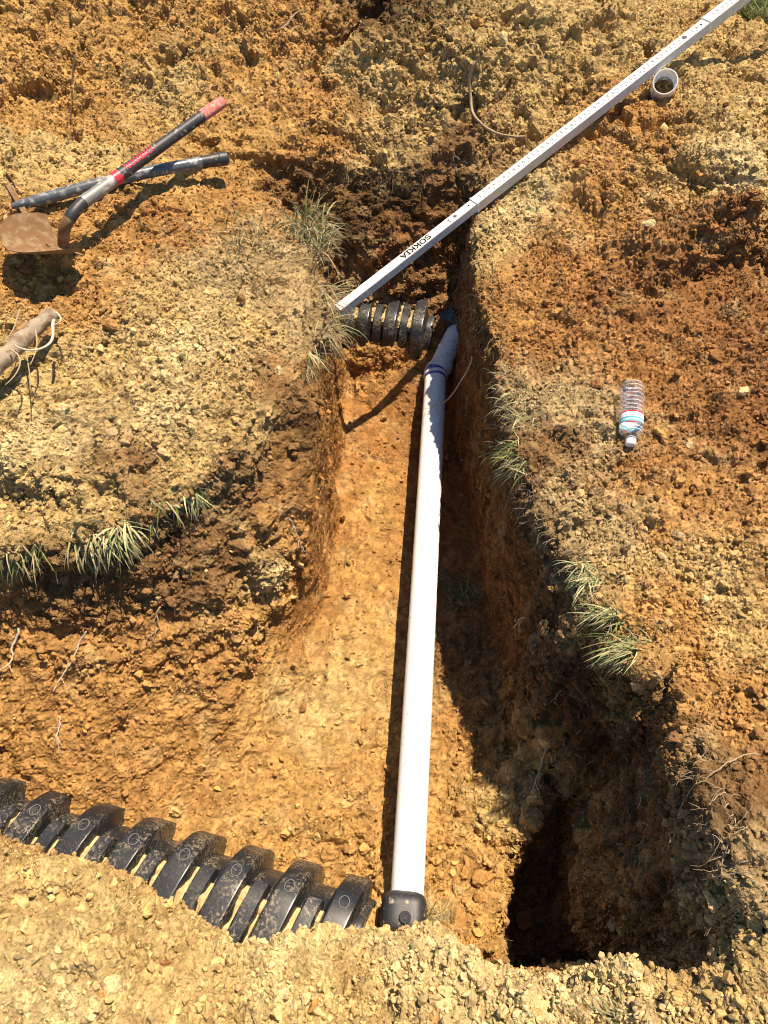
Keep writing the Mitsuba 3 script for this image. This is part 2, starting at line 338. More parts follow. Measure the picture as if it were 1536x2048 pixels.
def vertex_normals(v, f):
    n = np.zeros_like(v)
    c = np.cross(v[f[:, 1]] - v[f[:, 0]], v[f[:, 2]] - v[f[:, 0]])
    for k in range(3):
        for a in range(3):
            n[:, a] += np.bincount(f[:, k], c[:, a], len(v))
    return n / np.maximum(np.linalg.norm(n, axis=1, keepdims=True), 1e-20)

nx, ny = int((X1 - X0) / .025), int((Y1 - Y0) / .025)
bx, by = np.meshgrid(np.linspace(X0, X1, nx + 1), np.linspace(Y0, Y1, ny + 1))
bv = np.stack([bx.ravel(), by.ravel(), height(bx.ravel(), by.ravel())], -1)
ii = (np.arange(ny)[:, None] * (nx + 1) + np.arange(nx)[None]).ravel()
bf = np.vstack([np.stack([ii, ii + 1, ii + nx + 2], 1), np.stack([ii, ii + nx + 2, ii + nx + 1], 1)])
bv, bf = refine(bv, bf, 9)
bn = vertex_normals(bv, bf)
for _ in range(2):  # smooth the normals so that the relief grows evenly off the walls
    acc = np.zeros_like(bn)
    fn = bn[bf].sum(1)
    for k in range(3):
        for a in range(3):
            acc[:, a] += np.bincount(bf[:, k], fn[:, a], len(bv))
    bn = acc / np.maximum(np.linalg.norm(acc, axis=1, keepdims=True), 1e-20)

def relief(p, loose):
    """How far the crumbly surface stands off the smooth dug shape."""
    lump = (nfbm(p * 8, 3, 101) - .5) * (.018 + .030 * loose)
    c1, r1 = clods(p + .015 * (nfbm(p * 30, 2, 7) - .5)[:, None], .075, 111, dens=.7)
    c2, r2 = clods(p, .032, 121, dens=.8)
    c3, r3 = clods(p, .0145, 131)
    tear = -sstep(.60, .72, nfbm(p * [14, 14, 26], 3, 141)) * .016
    k1 = sstep(.42, .68, nfbm(p * 5 + 3, 2, 151)) * sstep(.3, .8, loose)
    k2 = .25 + .75 * loose * sstep(.30, .60, nfbm(p * 9 + 13, 2, 161))
    stp = sstep(.5, 1.0, height(p[:, 0], p[:, 1], slope_map))
    n1 = nfbm(p * [15, 15, 34] + 3, 3, 191)
    lip = ((n1 - .5) * .024 + (sstep(.44, .54, n1) - .5) * .010) * stp * (.35 + .65 * sstep(.2, .5, loose))
    heap = sstep(2.5, 2.75, p[:, 1]) * loose
    lump = lump + heap * ((nfbm(p * 6 + 40, 3, 201) - .5) * .06 - sstep(.57, .66, nfbm(p * [9, 9, 9] + 60, 3, 207)) * .045)
    out = lip + lump + tear * (.5 + .5 * loose) + c1 * 1.0 * k1 + c2 * 1.05 * k2 * (.15 + .85 * loose) + c3 * 1.35 * (.13 + .87 * loose) - .004 * loose
    return out, .5 * r2 + .5 * r3, c3 / .0145

col, loose = pmap(soil, bv)
rel, rnd, c3 = pmap(lambda q: relief(q[:, :3], q[:, 3]), np.hstack([bv, loose[:, None]]))
edge_fade = np.clip(np.minimum.reduce([bv[:, 0] - X0, X1 - bv[:, 0], bv[:, 1] - Y0, Y1 - bv[:, 1]]) / .15, 0, 1)
gv = bv + bn * (rel * edge_fade)[:, None]
gcol = np.clip(col * (.60 + .75 * rnd)[:, None], .01, .75)
def fine_relief(p, n, uv):
    return mikit.noise(p.x * 170, p.y * 170, p.z * 170) * .65 + mikit.noise(p.x * 390 + 5, p.y * 390, p.z * 390) * .35
def fine_grain(p, n, uv):
    return mikit.smoothstep(.52, .80, mikit.noise(p.x * 300, p.y * 300 + 9, p.z * 300)) * .38
scene['soil_bare'] = {'type': 'diffuse', 'reflectance': {'type': 'mesh_attribute', 'name': 'vertex_color'}}
scene['soil_moist'] = {'type': 'diffuse', 'reflectance': {'type': 'rgb', 'value': [.10, .062, .03]}}
scene['soil_mix'] = {'type': 'blendbsdf', 'weight': mikit.proc(fine_grain), 'a': {'type': 'ref', 'id': 'soil_bare'}, 'b': {'type': 'ref', 'id': 'soil_moist'}}
scene['soil'] = {'type': 'bumpmap', 'arbitrary': mikit.proc(fine_relief, eps=8e-4), 'scale': .006, 'nested': {'type': 'ref', 'id': 'soil_mix'}}
GROUND_FACES = bf
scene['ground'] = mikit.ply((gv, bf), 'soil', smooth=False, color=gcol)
labels['ground'] = {'kind': 'structure', 'label': 'dug ochre and brown clay soil with a trench, pit and spoil heaps', 'category': 'ground'}
print('ground', len(gv), len(bf))

# ------------------------------------------------------------------ loose crumbs and clods lying on the ground
rng = np.random.default_rng(5)
def lump_shapes(k, sub_, seed, rough=.22, flat=(.55, 1.0)):
    r = np.random.default_rng(seed)
    ico = trimesh.creation.icosphere(subdivisions=sub_)
    out = []
    for _ in range(k):
        v = np.array(ico.vertices)
        d = r.normal(size=(7, 3)); d /= np.linalg.norm(d, axis=1, keepdims=True)
        cut = r.uniform(.42, .92, 7)
        rad = np.ones(len(v))
        for a, b in zip(d, cut):  # flat broken faces
            s = v @ a
            rad = np.minimum(rad, np.where(s > .2, b / np.maximum(s, .2), 9))
        v = v * rad[:, None] * (1 + rough * (r.random((len(v), 1)) - .5)) * [1, r.uniform(*flat), r.uniform(.45, .9)]
        out.append(v)
    return np.array(out), np.array(ico.faces)

fa = gv[bf]
fc = fa.mean(1)
fnrm = np.cross(fa[:, 1] - fa[:, 0], fa[:, 2] - fa[:, 0])
farea = np.linalg.norm(fnrm, axis=1) / 2
fnrm = fnrm / np.maximum(farea * 2, 1e-20)[:, None]
fl = loose[bf].mean(1)
dist = np.linalg.norm(fc - EYE, axis=1)
facing = ((EYE - fc) * fnrm).sum(1) / dist
seen = in_view(fc, 1.06) & (facing > -.25)
patch = .25 + .75 * sstep(.35, .65, nfbm(fc[:, :3] * 7 + 77, 2, 171))
weight = np.where(seen, farea * (fl ** 1.5 * .97 + .03) * patch / dist ** 1.2, 0) * np.where((fc[:, 2] > -1.5) & ~((fc[:, 0] > 1.75) & (fc[:, 1] > 4.0)), 1, 0)

def scatter(n, size, shapes, faces, sink=.14, seed=0, wt=None, bright=(.62, 1.30), up=True, tint=None):
    r = np.random.default_rng(seed)
    w = weight if wt is None else wt
    f = r.choice(len(fc), n, p=w / w.sum())
    b = r.dirichlet((1, 1, 1), n)
    pos = (fa[f] * b[..., None]).sum(1)
    sz = size(r, n, f)
    pos = pos + fnrm[f] * (sz * (.5 - sink))[:, None] * .9
    rot = Rotation.random(n, random_state=seed).as_matrix()
    v = np.einsum('nij,nkj->nki', rot, shapes[r.integers(len(shapes), size=n)]) * sz[:, None, None] * .5 * r.uniform(.8, 1.2, (n, 1, 1)) + pos[:, None]
    c, _ = soil(pos)
    c = c * r.uniform(*bright, (n, 1)) * r.uniform(.94, 1.06, (n, 3))
    return v, c, pos

sh8 = []
for k in range(24):
    r = np.random.default_rng(900 + k)
    o = np.array([[1, 0, 0], [-1, 0, 0], [0, 1, 0], [0, -1, 0], [0, 0, 1], [0, 0, -1.]])
    sh8.append(o * r.uniform(.6, 1.15, (6, 1)) + r.normal(size=(6, 3)) * .2)
sh8, f8 = np.array(sh8), np.array([[0, 2, 4], [2, 1, 4], [1, 3, 4], [3, 0, 4], [2, 0, 5], [1, 2, 5], [3, 1, 5], [0, 3, 5]])
sh20, f20 = lump_shapes(40, 0, 3, .75)
sh80, f80 = lump_shapes(30, 1, 4, .55)
parts = []
v, c, _ = scatter(34000, lambda r, n, f: dist[f] * r.uniform(.0016, .0042, n), sh8, f8, seed=11)
parts.append((v, f8, c))
v, c, _ = scatter(30000, lambda r, n, f: .006 + .012 * r.random(n) ** 2.2, sh20, f20, seed=12)
parts.append((v, f20, c))
v, c, _ = scatter(3200, lambda r, n, f: .014 + .018 * r.random(n) ** 2, sh80, f80, seed=13)
parts.append((v, f80, c))
cv, cf, cc, at = [], [], [], 0
for v, f, c in parts:
    n, k = v.shape[:2]
    cv.append(v.reshape(-1, 3)); cf.append((f[None] + (np.arange(n) * k)[:, None, None]).reshape(-1, 3) + at); cc.append(np.repeat(c, k, 0)); at += n * k
scene['soil_crumbs'] = mikit.ply((np.vstack(cv), np.vstack(cf)), 'soil_bare', smooth=False, color=np.clip(np.vstack(cc), .01, .8))
labels['soil_crumbs'] = {'kind': 'stuff', 'label': 'loose crumbs of ochre and tan soil strewn over the ground', 'category': 'soil'}
print('crumbs', sum(len(x) for x in cf))

# ------------------------------------------------------------------ things: helpers
def add(key, mesh, bsdf, smooth=False, color=None, label=None, **more):
    k = key
    n = 0
    while k in scene:
        n += 1
        k = f'{key}_{n:03d}'
    scene[k] = mikit.ply(mesh, bsdf, smooth=smooth, color=color, **more)
    if label:
        labels[k] = {'label': label}
    return k

def tag(key, label, cat, group=None, kind=None):
    labels[key] = {'label': label, 'category': cat}
    if group:
        labels[key]['group'] = group
    if kind:
        labels[key]['kind'] = kind
    return key

def unit(v):
    v = np.asarray(v, float)
    return v / np.linalg.norm(v)

def frames(p):
    t = np.gradient(p, axis=0)
    t /= np.linalg.norm(t, axis=1, keepdims=True) + 1e-12
    a = np.cross(t[0], [0, 0, 1.0] if abs(t[0][2]) < .9 else [1.0, 0, 0])
    out = []
    for k in range(len(p)):
        a = a - t[k] * (a @ t[k])
        a = a / np.linalg.norm(a)
        out.append((a, np.cross(t[k], a)))
    return t, np.array([o[0] for o in out]), np.array([o[1] for o in out])

def tube(p, r, sides=12, cap=True, close_r=None):
    """A tapering tube along a polyline; r per point. Returns (vertices, triangles)."""
    p = np.asarray(p, float)
    r = np.broadcast_to(np.asarray(r, float), (len(p),))
    t, a, b = frames(p)
    th = np.arange(sides) * 2 * np.pi / sides
    v = p[:, None] + r[:, None, None] * (np.cos(th)[None, :, None] * a[:, None] + np.sin(th)[None, :, None] * b[:, None])
    i, j = np.meshgrid(np.arange(len(p) - 1), np.arange(sides), indexing='ij')
    i, j = i.ravel(), j.ravel()
    q = np.stack([i * sides + j, i * sides + (j + 1) % sides, (i + 1) * sides + (j + 1) % sides, (i + 1) * sides + j], 1)
    f = [q[:, [0, 1, 2]], q[:, [0, 2, 3]]]
    v = v.reshape(-1, 3)
    if cap:
        n = len(v)
        v = np.vstack([v, p[:1], p[-1:]])
        k = np.arange(sides)
        f.append(np.stack([k * 0 + n, (k + 1) % sides, k], 1))
        o = (len(p) - 1) * sides
        f.append(np.stack([k * 0 + n + 1, o + k, o + (k + 1) % sides], 1))
    return v, np.vstack(f)

def join(ms):
    v, f, at = [], [], 0
    for a, b in ms:
        v.append(a); f.append(np.asarray(b) + at); at += len(a)
    return np.vstack(v), np.vstack(f)

def lathe(profile, origin, axis, sides=32, side=None):
    """profile: (distance along the axis, radius) pairs."""
    axis = unit(axis)
    a = unit(np.cross(axis, side if side is not None else ([0, 0, 1.0] if abs(axis[2]) < .9 else [1.0, 0, 0])))
    b = np.cross(axis, a)
    th = np.arange(sides) * 2 * np.pi / sides
    pr = np.asarray(profile, float)
    v = np.asarray(origin, float) + pr[:, None, :1] * axis + pr[:, None, 1:] * (np.cos(th)[None, :, None] * a + np.sin(th)[None, :, None] * b)
    i, j = np.meshgrid(np.arange(len(pr) - 1), np.arange(sides), indexing='ij')
    i, j = i.ravel(), j.ravel()
    q = np.stack([i * sides + j, i * sides + (j + 1) % sides, (i + 1) * sides + (j + 1) % sides, (i + 1) * sides + j], 1)
    return v.reshape(-1, 3), np.vstack([q[:, [0, 1, 2]], q[:, [0, 2, 3]]])[:, ::-1]

def curve(pts, n=40):
    from scipy.interpolate import CubicSpline
    pts = np.asarray(pts, float)
    s = np.append(0, np.cumsum(np.linalg.norm(np.diff(pts, axis=0), axis=1)))
    return CubicSpline(s, pts)(np.linspace(0, s[-1], n))

def box_along(p0, p1, side, up, ws, hs, bevel=.0015):
    """A bar from p0 to p1 with a bevelled rectangular section: width ws along side, height hs along up."""
    a, b = ws / 2, hs / 2
    sec = [(-a + bevel, -b), (a - bevel, -b), (a, -b + bevel), (a, b - bevel), (a - bevel, b), (-a + bevel, b), (-a, b - bevel), (-a, -b + bevel)]
    v = np.array([p + x * np.asarray(side) + y * np.asarray(up) for p in (p0, p1) for x, y in sec])
    n = len(sec)
    k = np.arange(n)
    f = np.vstack([np.stack([k, (k + 1) % n, (k + 1) % n + n], 1), np.stack([k, (k + 1) % n + n, k + n], 1), np.array([[0, i + 1, i] for i in range(1, n - 1)]), np.array([[n, n + i, n + i + 1] for i in range(1, n - 1)])])
    return v, (f if np.cross(side, up) @ (np.asarray(p1) - p0) > 0 else f[:, ::-1])

# ------------------------------------------------------------------ materials of the things
def flecked(base, dirt, scale, lo, hi, streak=1.0):
    import drjit as dr
    def fn(p, n, uv):
        a = mikit.fbm(p.x * scale, p.y * scale, p.z * scale, 3)
        b = mikit.noise(p.x * 900, p.y * 900, p.z * 900)
        k = dr.maximum(mikit.smoothstep(lo, hi, a) * .75, mikit.smoothstep(.86, .97, b) * streak * mikit.smoothstep(.35, .6, mikit.noise(p.x * 14, p.y * 14, p.z * 14)))
        return mikit.mix(base, dirt, k)
    return mikit.proc(fn)

DUST = [.46, .36, .22]
scene['pvc_white'] = {'type': 'principled', 'base_color': flecked([.70, .71, .70], [.45, .37, .26], 60, .68, .84, .5), 'roughness': .38, 'specular': .5}
scene['pvc_plain'] = {'type': 'twosided', 'bsdf': {'type': 'principled', 'base_color': {'type': 'rgb', 'value': [.66, .66, .63]}, 'roughness': .35, 'specular': .5}}
scene['primer_blue'] = {'type': 'principled', 'base_color': flecked([.035, .06, .26], [.30, .30, .52], 130, .52, .66, .0), 'roughness': .3, 'specular': .5}
def _dusty(p, n, uv):
    import drjit as dr
    m = mikit.smoothstep(.38, .66, mikit.fbm(p.x * 22, p.y * 22, p.z * 22, 2))
    haze = mikit.smoothstep(.45, .75, mikit.fbm(p.x * 190, p.y * 190, p.z * 190, 3)) * m * .34
    speck = mikit.smoothstep(.80, .90, mikit.noise(p.x * 520, p.y * 520, p.z * 520)) * (.25 + .75 * m)
    scratch = mikit.smoothstep(.84, .92, mikit.noise(p.x * 900 + p.y * 500, p.y * 60 - p.x * 40, p.z * 90)) * .25
    return mikit.mix([.013, .014, .016], [.44, .36, .24], dr.maximum(dr.maximum(haze, speck * .9), scratch))
dusty = mikit.proc(_dusty)
scene['black_plastic'] = {'type': 'twosided', 'bsdf': {'type': 'principled', 'base_color': dusty, 'roughness': .34, 'specular': .5}}
scene['black_clean'] = {'type': 'principled', 'base_color': flecked([.022, .022, .024], [.33, .28, .2], 70, .62, .82, .8), 'roughness': .5, 'specular': .5}
scene['scuff'] = {'type': 'diffuse', 'reflectance': {'type': 'rgb', 'value': [.16, .16, .16]}}
scene['rod_white'] = {'type': 'principled', 'base_color': flecked([.50, .49, .455], [.40, .34, .25], 40, .70, .86, .2), 'roughness': .45, 'specular': .4}
scene['ink'] = {'type': 'twosided', 'bsdf': {'type': 'diffuse', 'reflectance': {'type': 'rgb', 'value': [.02, .02, .02]}}}
scene['faded_ink'] = {'type': 'twosided', 'bsdf': {'type': 'diffuse', 'reflectance': {'type': 'rgb', 'value': [.10, .11, .12]}}}
scene['red_paint'] = {'type': 'principled', 'base_color': flecked([.56, .02, .045], [.5, .3, .2], 90, .70, .85, .3), 'roughness': .4, 'specular': .5}
scene['red_grip'] = {'type': 'principled', 'base_color': flecked([.50, .13, .11], [.56, .36, .26], 120, .50, .75, .4), 'roughness': .7, 'specular': .3}
scene['grey_sleeve'] = {'type': 'principled', 'base_color': flecked([.20, .19, .175], [.50, .44, .34], 60, .55, .75, .9), 'roughness': .5, 'specular': .5, 'metallic': .3}
scene['handle_grey'] = {'type': 'principled', 'base_color': flecked([.075, .085, .095], [.36, .34, .30], 70, .50, .72, .9), 'roughness': .3, 'specular': .6}
scene['steel_muddy'] = {'type': 'twosided', 'bsdf': {'type': 'principled', 'base_color': flecked([.165, .092, .044], [.26, .19, .10], 60, .40, .75, .5), 'roughness': .85, 'specular': .12}}
scene['wood_root'] = {'type': 'principled', 'base_color': flecked([.30, .24, .165], [.14, .09, .055], 45, .45, .7, .0), 'roughness': .85, 'specular': .2}
scene['root_pale'] = {'type': 'diffuse', 'reflectance': {'type': 'rgb', 'value': [.52, .44, .32]}}
scene['root_tan'] = {'type': 'diffuse', 'reflectance': {'type': 'rgb', 'value': [.34, .25, .15]}}
scene['root_dark'] = {'type': 'diffuse', 'reflectance': {'type': 'rgb', 'value': [.085, .055, .035]}}
scene['leaf'] = {'type': 'twosided', 'bsdf': {'type': 'principled', 'base_color': {'type': 'mesh_attribute', 'name': 'vertex_color'}, 'roughness': .8, 'specular': .15}}
scene['clear_sheet'] = {'type': 'thindielectric', 'int_ior': 1.6}
scene['glint_white'] = {'type': 'twosided', 'bsdf': {'type': 'principled', 'base_color': {'type': 'rgb', 'value': [.75, .75, .75]}, 'roughness': .22, 'specular': .7}}  # opaque white standing in for glints on the clear bottle
scene['clear_plastic'] = {'type': 'thindielectric', 'int_ior': 1.75}
scene['label_white'] = {'type': 'twosided', 'bsdf': {'type': 'diffuse', 'reflectance': {'type': 'rgb', 'value': [.72, .72, .70]}}}
scene['label_teal'] = {'type': 'twosided', 'bsdf': {'type': 'diffuse', 'reflectance': {'type': 'rgb', 'value': [.10, .36, .38]}}}
scene['label_sky'] = {'type': 'twosided', 'bsdf': {'type': 'diffuse', 'reflectance': {'type': 'rgb', 'value': [.36, .60, .66]}}}
scene['label_red'] = {'type': 'twosided', 'bsdf': {'type': 'diffuse', 'reflectance': {'type': 'rgb', 'value': [.50, .05, .07]}}}

# ------------------------------------------------------------------ the white pipe in the trench
PR = .0432
PA, PB = P(813, 1812, -.55), P(871, 752, -.55)
PE = P(920, 650, -.535)
d1, d2 = unit(PB - PA), unit(PE - PB)
th = np.linspace(0, 1, 40)
add('drain_pipe__long_section', tube(PA + (PB - PA) * np.linspace(0, 1, 60)[:, None], PR, 48), 'pvc_white', smooth=40)
k0, k1 = PB - d1 * .012, PB + d2 * .075
bend = curve([k0, PB - d1 * .002, PB + (d1 + d2) / 2 * .016, PB + d2 * .034, k1], 24)
prof = PR * np.interp(np.linspace(0, 1, 24), [0, .04, .08, .55, .62, .96, 1], [1.02, 1.10, 1.12, 1.12, 1.09, 1.07, 1.01])
add('drain_pipe__elbow', tube(bend, prof, 48), 'pvc_plain', smooth=40)
add('drain_pipe__short_section', tube([PB + d2 * .05, PB + d2 * .15, PE + d2 * .05], PR, 40), 'pvc_white', smooth=40)
rr = np.random.default_rng(3)
def ring_stain(c, ax, r, half, seed, wob):
    q = np.random.default_rng(seed)
    m, a = 96, unit(np.cross(ax, [0, 0, 1]))
    b = np.cross(ax, a)
    ang = np.arange(m) * 2 * np.pi / m
    w = sum(q.normal() / k * np.sin(k * ang + q.uniform(0, 6)) for k in (2, 3, 5, 8, 13, 21)) * wob
    w2 = sum(q.normal() / k * np.sin(k * ang + q.uniform(0, 6)) for k in (2, 3, 5, 8, 13, 21)) * wob * .6
    e = np.cos(ang)[:, None] * a + np.sin(ang)[:, None] * b
    v = np.vstack([c + e * (r + .0007) + ax * (-half + w2)[:, None], c + e * (r + .0009) + ax * (half * 1.1 + w)[:, None]])
    i = np.arange(m)
    return v, np.vstack([np.stack([i, (i + 1) % m, (i + 1) % m + m], 1), np.stack([i, (i + 1) % m + m, i + m], 1)])
scene['primer_two'] = {'type': 'twosided', 'bsdf': scene['primer_blue']}
add('drain_pipe__primer_ring', ring_stain(PB - d1 * .019, d1, PR, .006, 5, .0035), 'primer_two', smooth=True, label='blue primer stain around the pipe joint')
add('drain_pipe__primer_smear', ring_stain(PB + d1 * .006, d1, PR * 1.122, .007, 9, .007), 'primer_two', smooth=True, label='blue primer smear on the elbow')
# dribbles of ink-like primer specks on the short section
sp = []
for k in range(9):
    c = PB + d2 * rr.uniform(.09, .17)
    a = unit(np.cross(d2, [0, 0, 1])); b = np.cross(a, d2)
    an = rr.uniform(.5, 2.4)
    e = a * math.cos(an) + b * math.sin(an) * (1 if b[2] > 0 else -1)
    v, f = trimesh.creation.icosphere(subdivisions=1).vertices * [.0026, .0026, .0026], trimesh.creation.icosphere(subdivisions=1).faces
    sp.append((v * rr.uniform(.5, 1.2) + c + e * PR, f))
add('drain_pipe__speck', join(sp), 'ink')
labels['drain_pipe__speck'] = {'kind': 'stuff', 'label': 'dark specks on the short upper section'}
tag('drain_pipe', 'long white plastic pipe running down the trench with a blue-stained elbow at its far end', 'pipe')

# black cap into which the near end of the pipe goes
c0 = P(807, 1832, -.545)
ico = trimesh.creation.icosphere(subdivisions=4)
v = np.array(ico.vertices)
v = np.sign(v) * np.abs(v) ** .52 * [.058, .054, .074]
side = unit([d1[1], -d1[0], 0])
v = c0 + v[:, :1] * side + v[:, 1:2] * np.array([-side[1], side[0], 0]) + v[:, 2:] * [0, 0, 1]
add('end_cap__shell', (v, ico.faces), 'black_clean', smooth=50)
bt = c0 + np.array([.002, -.012, .0755])
ba = unit([-.02, -.10, 1.0])
add('end_cap__boss', lathe([(-.004, .0145), (.004, .0145), (.0055, .013), (.0055, .010), (.003, .009), (.003, .006), (.0065, .005), (.0065, 0.0)], bt, ba, 28), 'black_plastic', smooth=35)
tag('end_cap', 'round black plastic cap with a raised boss on the near end of the white pipe', 'pipe cap')

# ------------------------------------------------------------------ ribbed black leaching chambers
ARCH_E = .64
def arch(a, b, n=34, e=None):
    e = e or ARCH_E
    t = np.linspace(-.12, np.pi + .12, n)
    c, s = np.cos(t), np.sin(t)
    return np.stack([a * np.sign(c) * np.abs(c) ** e, b * np.sign(s) * np.abs(s) ** e], 1)

SKEW = .19
def chamber(key, origin, ang, bigs, pitch, A, B, wb, ws, z0, x_end):
    ax = np.array([math.cos(ang), math.sin(ang), 0]); ay = np.array([-ax[1], ax[0], 0])
    def place(x, yz):
        return origin + ax * (x + SKEW * (yz[:, :1] - .02)) + ay * yz[:, :1] + np.array([0, 0, 1]) * (yz[:, 1:] + z0 - origin[2])
    def band(sections, t0=0.0, t1=1.0):
        """sections: (x, outset) from one flank of the rib over its top to the other, along the arch from t0 to t1."""
        def row(x, o):
            r = arch(A + o, B + o)
            m = len(r)
            r = r[int((1 - t1) * m):m - int(t0 * m)]
            if t1 < 1:   # the rib ends in a small step
                r = np.vstack([[r[0, 0] + .004, r[0, 1] - .03], r])
            return place(x, r)
        rows = [row(x, o) for x, o in sections]
        n = len(rows[0])
        v = np.vstack(rows)
        i, j = np.meshgrid(np.arange(len(rows) - 1), np.arange(n - 1), indexing='ij')
        i, j = i.ravel(), j.ravel()
        q = np.stack([i * n + j, (i + 1) * n + j, (i + 1) * n + j + 1, i * n + j + 1], 1)
        return v, np.vstack([q[:, [0, 1, 2]], q[:, [0, 2, 3]]])
    x0, x1 = min(bigs) * pitch - .06, x_end
    add(key + '__shell', band([(x0, -.09), (x0, -.041), (x1 - .012, -.041), (x1, -.046), (x1, -.12)]), 'black_plastic', smooth=35)
    for k in bigs:
        c = k * pitch
        h = wb / 2
        rib = add(key + '__rib', band([(c - h - .010, -.042), (c - h, -.008), (c - h + .004, -.001), (c - h + .008, 0), (c + h - .008, 0), (c + h - .004, -.001), (c + h, -.008), (c + h + .010, -.042)]), 'black_plastic', smooth=35)
        pr = arch(A, B)
        for t in (.40, .56):  # moulded rings on the crown and on the shoulder facing the photographer
            i = int(t * len(pr))
            y, z = pr[i]; tn = unit(pr[i + 1] - pr[i - 1]); nn = np.array([tn[1], -tn[0]])
            cc = place(c, np.array([[y, z]]))[0]
            e2 = ay * tn[0] + np.array([0, 0, 1]) * tn[1]
            nn3 = np.cross(ax, e2); nn3 = nn3 if nn3[2] > 0 else -nn3
            an = np.linspace(0, 2 * np.pi, 25)
            rg = cc + nn3 * .0004 + (np.cos(an)[:, None] * ax * .0125 + np.sin(an)[:, None] * e2 * .0155)
            add(rib + '__ring', tube(rg, .0011, 6, cap=False), 'scuff', smooth=True)
    for k in bigs[:-1]:
        c = (k + .5) * pitch
        h = ws / 2
        add(key + '__small_rib', band([(c - h - .005, -.042), (c - h, -.020), (c - h + .004, -.015), (c + h - .004, -.015), (c + h, -.020), (c + h + .005, -.042)], .0, .60), 'black_plastic', smooth=35)
    return ax, ay

ang = math.atan2(-.255, .967)
o1 = np.array([-.1015, .303, -.42]) + np.array([-.255, -.967, 0]) * .130
chamber('drainage_chamber', o1, ang, [-9, -8, -7, -6, -5, -4, -3, -2, -1, 0], .1395, .185, .285, .064, .042, -.705, .062)
tag('drainage_chamber', 'dusty black ribbed drainage chamber half buried at the lower left of the dig', 'drainage chamber')
SKEW, ARCH_E = .0, .5
ang2 = math.radians(-11)
o2 = np.array([.151, 2.437, -.42]) + np.array([-.19, -.98, 0]) * -.035
chamber('drainage_chamber_001', o2, ang2, [-4, -3, -2, -1, 0], .112, .19, .285, .050, .034, -.705, .06)
def plug(c, ax, A, B, x0, x1, z0):
    ay = np.array([-ax[1], ax[0], 0])
    rows = []
    for x, s in ((x0, 1), (x1 - .03, 1), (x1 - .008, .93), (x1, .8), (x1, .3), (x1, .01)):
        yz = arch(A * s, B * s)
        rows.append(c + ax * x + ay * yz[:, :1] + np.array([0, 0, 1]) * (yz[:, 1:] + z0 - c[2]))
    n = len(rows[0]); v = np.vstack(rows)
    i, j = np.meshgrid(np.arange(len(rows) - 1), np.arange(n - 1), indexing='ij'); i, j = i.ravel(), j.ravel()
    q = np.stack([i * n + j, (i + 1) * n + j, (i + 1) * n + j + 1, i * n + j + 1], 1)
    return v, np.vstack([q[:, [0, 1, 2]], q[:, [0, 2, 3]]])
ay2 = np.array([-math.sin(ang2), math.cos(ang2), 0])
add('drainage_chamber_001__end_plate', plug(o2 + ay2 * .07, np.array([math.cos(ang2), math.sin(ang2), 0]), .11, .26, .06, .32, -.705), 'black_plastic', smooth=35, label='smooth black end plate that takes in the white pipe')
tag('drainage_chamber_001', 'black ribbed drainage chamber across the far end of the trench', 'drainage chamber')

# ------------------------------------------------------------------ levelling rod laid across the dig
RA, RZ = P(677, 622, -.10), P(1492, -12, .37)
re = unit(RZ - RA)
rs = unit(np.cross(re, [0, 0, 1]))      # towards the photographer's right
ru = np.cross(rs, re)
LR_ = np.linalg.norm(RZ - RA)
def along(px):   # distance along the rod at which it passes this column of the photo
    best = min(np.linspace(0, LR_, 2000), key=lambda s: abs(768 + FPX * ((RA + re * s - EYE)[0] / ((RA + re * s - EYE) @ FWD)) - px))
    return best
s1, s2 = along(948), along(1410)
W = [.034, .040, .046]
for a, b, w, nm in ((0, s1, W[0], 'tip_section'), (s1, s2, W[1], 'middle_section'), (s2, LR_ + .5, W[2], 'lower_section')):
    add('levelling_rod__' + nm, box_along(RA + re * a, RA + re * b, rs, ru, w, w), 'rod_white')
for s, w in ((s1, W[1]), (s2, W[2])):
    add('levelling_rod__joint_band', box_along(RA + re * (s - .001), RA + re * (s + .004), rs, ru, w + .003, w + .003), 'label_white')
def on_rod(mesh, s, w, across=0.0):
    """Flat print on the rod's upper face, reading back towards the rod's tip."""
    v = np.array(mesh.vertices)
    c = RA + re * s + ru * (w / 2 + .0006) + rs * across
    return c - re * v[:, :1] + rs * v[:, 1:2] + ru * v[:, 2:] * .2, np.array(mesh.faces)
tm = meshkit.text_mesh('SOKKIA', .0205, .001, bold=True)
ext = tm.bounds
tm.apply_translation([-(ext[0][0] + ext[1][0]) / 2, -(ext[0][1] + ext[1][1]) / 2, 0])
tm.apply_scale([1.25, 1, 1])
add('levelling_rod__lettering', on_rod(tm, along(833), W[0]), 'ink')
nums, dots = [], []
s, k = s1 + .03, 1
while s < LR_ - .02:
    w = W[1] if s < s2 else W[2]
    if abs(s - s2) > .02 and abs(s - along(1368)) > .03:
        m = meshkit.text_mesh(str(k % 10), .0125, .001)
        e = m.bounds
        m.apply_translation([-(e[0][0] + e[1][0]) / 2, -(e[0][1] + e[1][1]) / 2, 0])
        nums.append(on_rod(m, s, w, -.001))
        t = trimesh.creation.box((.0018, w * .2, .001)); t.apply_translation([0, 0, 0])
        nums.append(on_rod(t, s + .012, w, w * .30))
    s += .0242; k += 1
add('levelling_rod__scale_figures', join(nums), 'faded_ink')
labels['levelling_rod__scale_figures'] = {'kind': 'stuff', 'label': 'small black scale figures along the rod'}
fm = meshkit.text_mesh('1', .016, .001)
add('levelling_rod__figure', on_rod(fm, along(902), W[0], -.007), 'ink')
def disc(s, w, r1, r2, across=0.0):
    v, f = lathe([(-.001, r1), (.0012, r1), (.0018, r1 * .8), (.0018, 0)], RA + re * s + ru * (w / 2) + rs * across, ru, 24)
    return v, f
